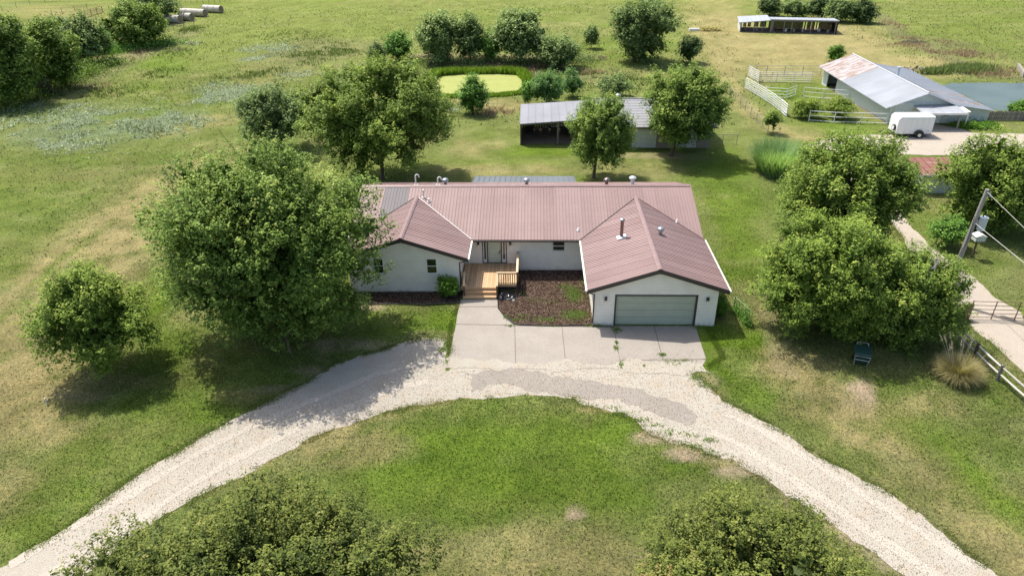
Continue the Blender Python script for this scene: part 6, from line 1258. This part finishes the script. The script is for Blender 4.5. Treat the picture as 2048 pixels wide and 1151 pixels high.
# ------------------------------------------------------------------ pampas grass, reeds, weeds
def strands(name, cx, cy, n, r0, ln, wd, mat, seed, up=.9, segs=4, parent=None, label=None, kind=None, cat=None, hz=(.5,1.45), spread=1., tone=0., e0r=None):
    rs = np.random.RandomState(seed); a = rs.uniform(0,2*math.pi,n); b = r0*np.sqrt(rs.rand(n)); px = cx+b*np.cos(a)*(1 if np.isscalar(spread) else spread[0]); py = cy+b*np.sin(a)*(1 if np.isscalar(spread) else spread[1])
    L_ = ln*rs.uniform(*hz,n); a2 = a+rs.normal(0,.5,n); e0 = rs.uniform(.9,1.5,n) if up > .5 else rs.uniform(.5,1.2,n); curl = rs.uniform(.5,2.2,n)*up
    if e0r: e0 = rs.uniform(*e0r,n)
    V = []; x, y, z = px.copy(), py.copy(), np.full(n,.02); 
    for k_ in range(segs+1):
        t = k_/segs; w_ = wd*(1-t*.92)*rs.uniform(.9,1.1,n); sx, sy = -np.sin(a2), np.cos(a2)
        V.append(np.stack([x-sx*w_/2,y-sy*w_/2,z],-1)); V.append(np.stack([x+sx*w_/2,y+sy*w_/2,z],-1))
        e = e0-curl*t; x = x+np.cos(a2)*np.cos(e)*L_/segs; y = y+np.sin(a2)*np.cos(e)*L_/segs; z = np.maximum(z+np.sin(e)*L_/segs, .03)
    V = np.stack(V,1); m_ = 2*(segs+1); base = (np.arange(n)*m_)[:,None]
    F = np.concatenate([base+np.array([[2*k_,2*k_+1,2*k_+3,2*k_+2]]) for k_ in range(segs)],0)
    tn = np.clip(rs.normal(.5+tone,.2,n),0,1); me = np_mesh(name, V.reshape(-1,3), F, L[mat], attr=np.repeat(tn,m_))
    o = link(bpy.data.objects.new(name, me), parent)
    if parent is not None: o.location = tuple(-ORG[parent.name])
    return tag(o, label, cat, kind=kind)
pg_ = thing('pampas_grass', (23.4,31.3,0), 'big straw coloured pampas grass clump with feathery plumes by the rail fence', 'grass clump')
strands('blades', 23.4, 31.3, 5200, .35, 1.18, .02, 'pampas', 91, up=1.0, segs=5, parent=pg_, kind='stuff')
strands('blades', 23.4, 31.3, 2600, .35, 1.1, .02, 'pampas', 92, up=.6, segs=5, parent=pg_, kind='stuff', tone=-.1)
rs = np.random.RandomState(4)
for k_ in range(13):
    a = rs.uniform(.6,3.4) if k_ < 11 else rs.uniform(0,6.28); r_ = rs.uniform(.2,.7); p0 = Vector((23.4+.3*math.cos(a),31.3+.3*math.sin(a),.3)); h = rs.uniform(1.6,2.4); p1 = Vector((23.4+(.5+r_)*math.cos(a),31.3+(.5+r_)*math.sin(a),h))
    mb = MB(); mb.tube([p0, p0.lerp(p1,.5)+Vector((0,0,.15)), p1], [.008,.007,.005], 4); st = part('plume_stem', mb, M['straw'], pg_)
    mb = MB(); d_ = (p1-p0).normalized()
    for q_ in range(60):
        t = rs.rand(); s0 = p1+d_*(t*.45-.1)+Vector((0,0,-.1*t*t)); e0 = s0+d_*.1+Vector(rs.normal(0,.04,3))*(1.3-t); w_ = Vector((.012,0,.006)); mb.add([s0-w_,s0+w_,e0], [(0,1,2)])
    part('plume', mb, M['straw'], pg_)
rc = thing('giant_reed', (23.8,64.5,0), 'tall blue green cane clump beside the wire fence', 'reeds')
strands('canes', 23.7, 64.6, 5200, 1.0, 2.2, .075, 'reed', 93, up=.5, e0r=(1.05,1.55), segs=4, parent=rc, kind='stuff', spread=(1.75,2.4), tone=.02)
# reeds round the pond
PP = np.array(DATA['pond']); ctr = PP.mean(0)
def ring(n, off0, off1, seed, sel=None):
    rs = np.random.RandomState(seed); k = rs.randint(0,len(PP),n); t = rs.rand(n)[:,None]; p = PP[k]*(1-t)+PP[(k+1)%len(PP)]*t; d = p-ctr; d /= np.linalg.norm(d,axis=1)[:,None]; p = p+d*rs.uniform(off0,off1,n)[:,None]
    return p[:,0], p[:,1]
x, y = ring(20000, -.3, 1.3, 5); h = np.where(y > ctr[1], RNG.uniform(.3,1.3,len(x)), RNG.uniform(.2,.5,len(x)))
blades_obj('pond_reeds', x, y, h, np.full(len(x),.16), np.array([.19,.31,.03])*RNG.uniform(.5,1.4,(len(x),1)), M['blades'], lean=.35, label='bright green reeds ringing the duckweed pond', kind='stuff')
def scatter_w(name, ells, n, h, wd, col, lean, label, var=(.5,1.5), pmask=True):
    X_, Y_ = [], []
    for cx,cy,rx,ry,wt in ells:
        m_ = int(n*wt); x = RNG.normal(cx, rx*.62, m_); y = RNG.normal(cy, ry*.62, m_)
        k = RNG.rand(m_) < np.clip((fbm(x,y,4,1)-.42)*5,0,1)*np.clip((fbm(x,y,1.1,3)-.3)*4,0,1); X_.append(x[k]); Y_.append(y[k])
    x = np.concatenate(X_); y = np.concatenate(Y_); k = free(x,y); x,y = x[k],y[k]
    blades_obj(name, x, y, h*RNG.uniform(.5,1.4,len(x)), np.full(len(x),wd), np.array(col)*RNG.uniform(*var,(len(x),1)), M['blades'], lean=lean, label=label, kind='stuff')
scatter_w('pale_weeds', DATA['weedell'], 80000, .18, .2, (.40,.46,.29), 3.0, 'pale grey green flowering weeds in patches across the left pasture')
scatter_w('dark_weeds', DATA['darkell'], 26000, .35, .17, (.12,.17,.04), 1.6, 'dark green coarse weeds in the rough pasture')
scatter_w('dry_grass', DATA['dryell'], 30000, .5, .12, (.36,.27,.16), 1.0, 'tall dry brown grass along the fence row and the pond bank')
# rubble and brush piles
pl = [('rubble_pile', 52.4,107.3,2.2,.8,'rock','rubble heap right behind the barn roof, darkest of the three'),('rubble_pile',57.8,108.4,3.2,.9,'rock','middle rubble heap with tall green weeds behind the barn'),('rubble_pile',65.2,108.2,2.8,.6,'rock','rightmost low rubble heap in the mown field behind the barn'),
      ('brush_pile',10.2,119.5,2.0,1.0,'hayend','pinkish brush pile right of the duckweed pond trees'),('brush_pile',68.8,132.3,1.8,.7,'bark','dark brush pile on the field edge at upper right')]
for k_,(nm,cx,cy,r_,h,mt,lb) in enumerate(pl):
    rs = np.random.RandomState(20+k_); mb = MB()
    for q_ in range(110):
        a = rs.uniform(0,6.28); d = rs.rand()**.6*r_; z = h*(1-d/r_)*rs.uniform(.2,1); x, y = cx+d*math.cos(a)*1.3, cy+d*math.sin(a)*.7
        if nm == 'brush_pile': e = Vector(rnd_dirs(1,rs)[0])*rs.uniform(.3,.9); mb.tube([(x,y,z+.05),(x+e.x,y+e.y,max(.03,z+e.z*.4))], [.05,.02], 4)
        else:
            s = rs.uniform(.08,.28); c = Vector((x,y,z)); q = [c+Vector(v)*s for v in rnd_dirs(6,rs)]; mb.add(q, [(0,1,2),(0,2,3),(0,3,4),(1,2,5),(2,3,5),(3,4,5),(0,4,1),(1,4,5)])
    single(nm, mb, M[mt], lb, 'pile', loc=(cx,cy,0), kind=None)
scatter_w('heap_weeds', [(52.6,107.5,3,1.2,.25),(55,109,3,1.5,.3),(59,107.6,3,1.2,.25),(65.2,107.8,3.6,1.2,.2),(67,110,3,1.2,.15)], 9000, .8, .2, (.18,.24,.07), .8, 'green weeds growing over the rubble heaps')
# hay bales
bale0 = None; BT = ['front bale of the nearest row','second bale of the nearest row','third bale of the nearest row','front bale of the row just behind the nearest','second bale of the row just behind the nearest','front bale of the long middle row','second bale of the long middle row','third bale of the long middle row','fourth bale of the long middle row','front bale of the farthest row','second bale of the farthest row','third bale of the farthest row']
rows = [((-80.3,162.9),3),((-79.0,166.2),2),((-78.6,172.6),4),((-77.3,178.9),3)]
bd = Vector((-1,.38,0)).normalized(); i_ = 0
for (x0,y0),n_ in rows:
    for k_ in range(n_):
        if bale0 is None:
            t = bpy.data.objects.new('hay_bale', None); link(t); ORG[t.name] = Vector((0,0,0)); tag(t, 'x', 'hay bale', 'round hay bales in rows at the top left')
            mb = MB(); mb.tube([(-.02,0,.88),(.0,0,.88),(1.75,0,.88),(1.77,0,.88)], [.8,.87,.87,.8], 18); part('body', mb, M['hay'], t, smooth=False)
            mb = MB(); mb.tube([(1.772,0,.88),(1.79,0,.88)], .78, 18); part('end_face', mb, M['hayend'], t)
            bale0 = t; o = t
        else: o = copy_tree(bale0)
        p = Vector((x0,y0,0))+bd*(k_*1.83+1.79); o.location = p; o.rotation_euler = (0,0,math.atan2(-bd.y,-bd.x)+RNG.uniform(-.02,.02)); o['label'] = 'round hay bale, '+BT[i_]; i_ += 1
# parked white vehicle behind the tall tree
vh = thing('parked_van', (18.9,127.5,0), 'white and dark parked van behind the tall open tree', 'van')
mb = MB(); mb.extr([(16.9,.45),(21.2,.45),(21.25,1.0),(20.4,1.15),(19.9,1.95),(17.1,2.0),(16.9,1.7)], 'y', 126.6, 128.5); part('body', mb, M['whitecar'], vh)
mb = MB(); mb.extr([(17.1,1.25),(19.9,1.25),(19.7,1.8),(17.2,1.8)], 'y', 126.57, 126.598); part('window', mb, M['glass'], vh)
for x in (17.8,20.4):
    for y in (126.55,128.4):
        mb = MB(); mb.tube([(x,y,.35),(x,y+.2,.35)], .35, 12); part('wheel', mb, M['tyre'], vh)
# small things
mb = MB(); mb.beam((-26.24,28.4,0),(-26.24,28.4,.42),.05,.05); single('marker_stake', mb, M['white'], 'short white marker stake in the lower left lawn', 'stake', loc=(-26.24,28.4,0))
ws_ = thing('trestle', (-10.4,86.4,0), 'small white metal frame standing near the pond below the yellowish elm', 'trestle')
for x in (-10.8,-10.0):
    mb = MB(); mb.tube([(x,86.4,0),(x,86.4,.8),(x+.5,86.4,.8),(x+.5,86.4,0)], .045, 5); part('leg', mb, M['white'], ws_)
mb = MB(); mb.tube([(-10.8,86.4,.45),(-9.5,86.4,.45)], .04, 5); part('crossbar', mb, M['white'], ws_)
gb = thing('garden_tub', (33.2,146.9,0), 'white trough and orange plants in a small plot left of the long shed', 'trough')
mb = MB(); mb.box(31.2,33.2,146.6,147.2,.02,.5); part('trough', mb, M['white'], gb); 
leafy('plot_plants', [(34+.3*i_,147,.1) for i_ in range(12)], 1800, (.4,.5,.35), .25, 'dry', 84, 'green and orange plants in the plot left of the long shed', 'plant', tone=.1)
mb = MB(); mb.beam((71.2,104,.35),(74.2,110.5,.35),.3,.7); single('concrete_trough', mb, M['concrete'], 'pale low trough at the right edge above the pond', 'trough', loc=(72.6,107,0))
bpy.context.view_layer.update()

rs = np.random.RandomState(44)
leafy('fence_row_brush', [(-72.5+rs.uniform(-2,2)+i_*.0, 90+i_*.8, .3) for i_ in range(36)], 15000, (1.6,1.2,.8), .24, 'elm', 95, 'dark brush and shrubs under the left fence row trees', kind='stuff', tone=-.1)
leafy('fence_row_brush', [(-79+i_*.35, 126+i_*.5+rs.uniform(-1,1), .3) for i_ in range(24)], 8000, (1.8,1.4,.55), .26, 'bush', 96, 'green brush at the foot of the rounded tree by the hay bales', kind='stuff', tone=-.05)
leafy('pond_brush', [(-20+i_*.75, 117.5+rs.uniform(-1.5,1), .3) for i_ in range(40)], 8000, (.9,1.2,.5), .24, 'grey', 97, 'low grey green brush along the back bank of the duckweed pond', kind='stuff', tone=-.05)
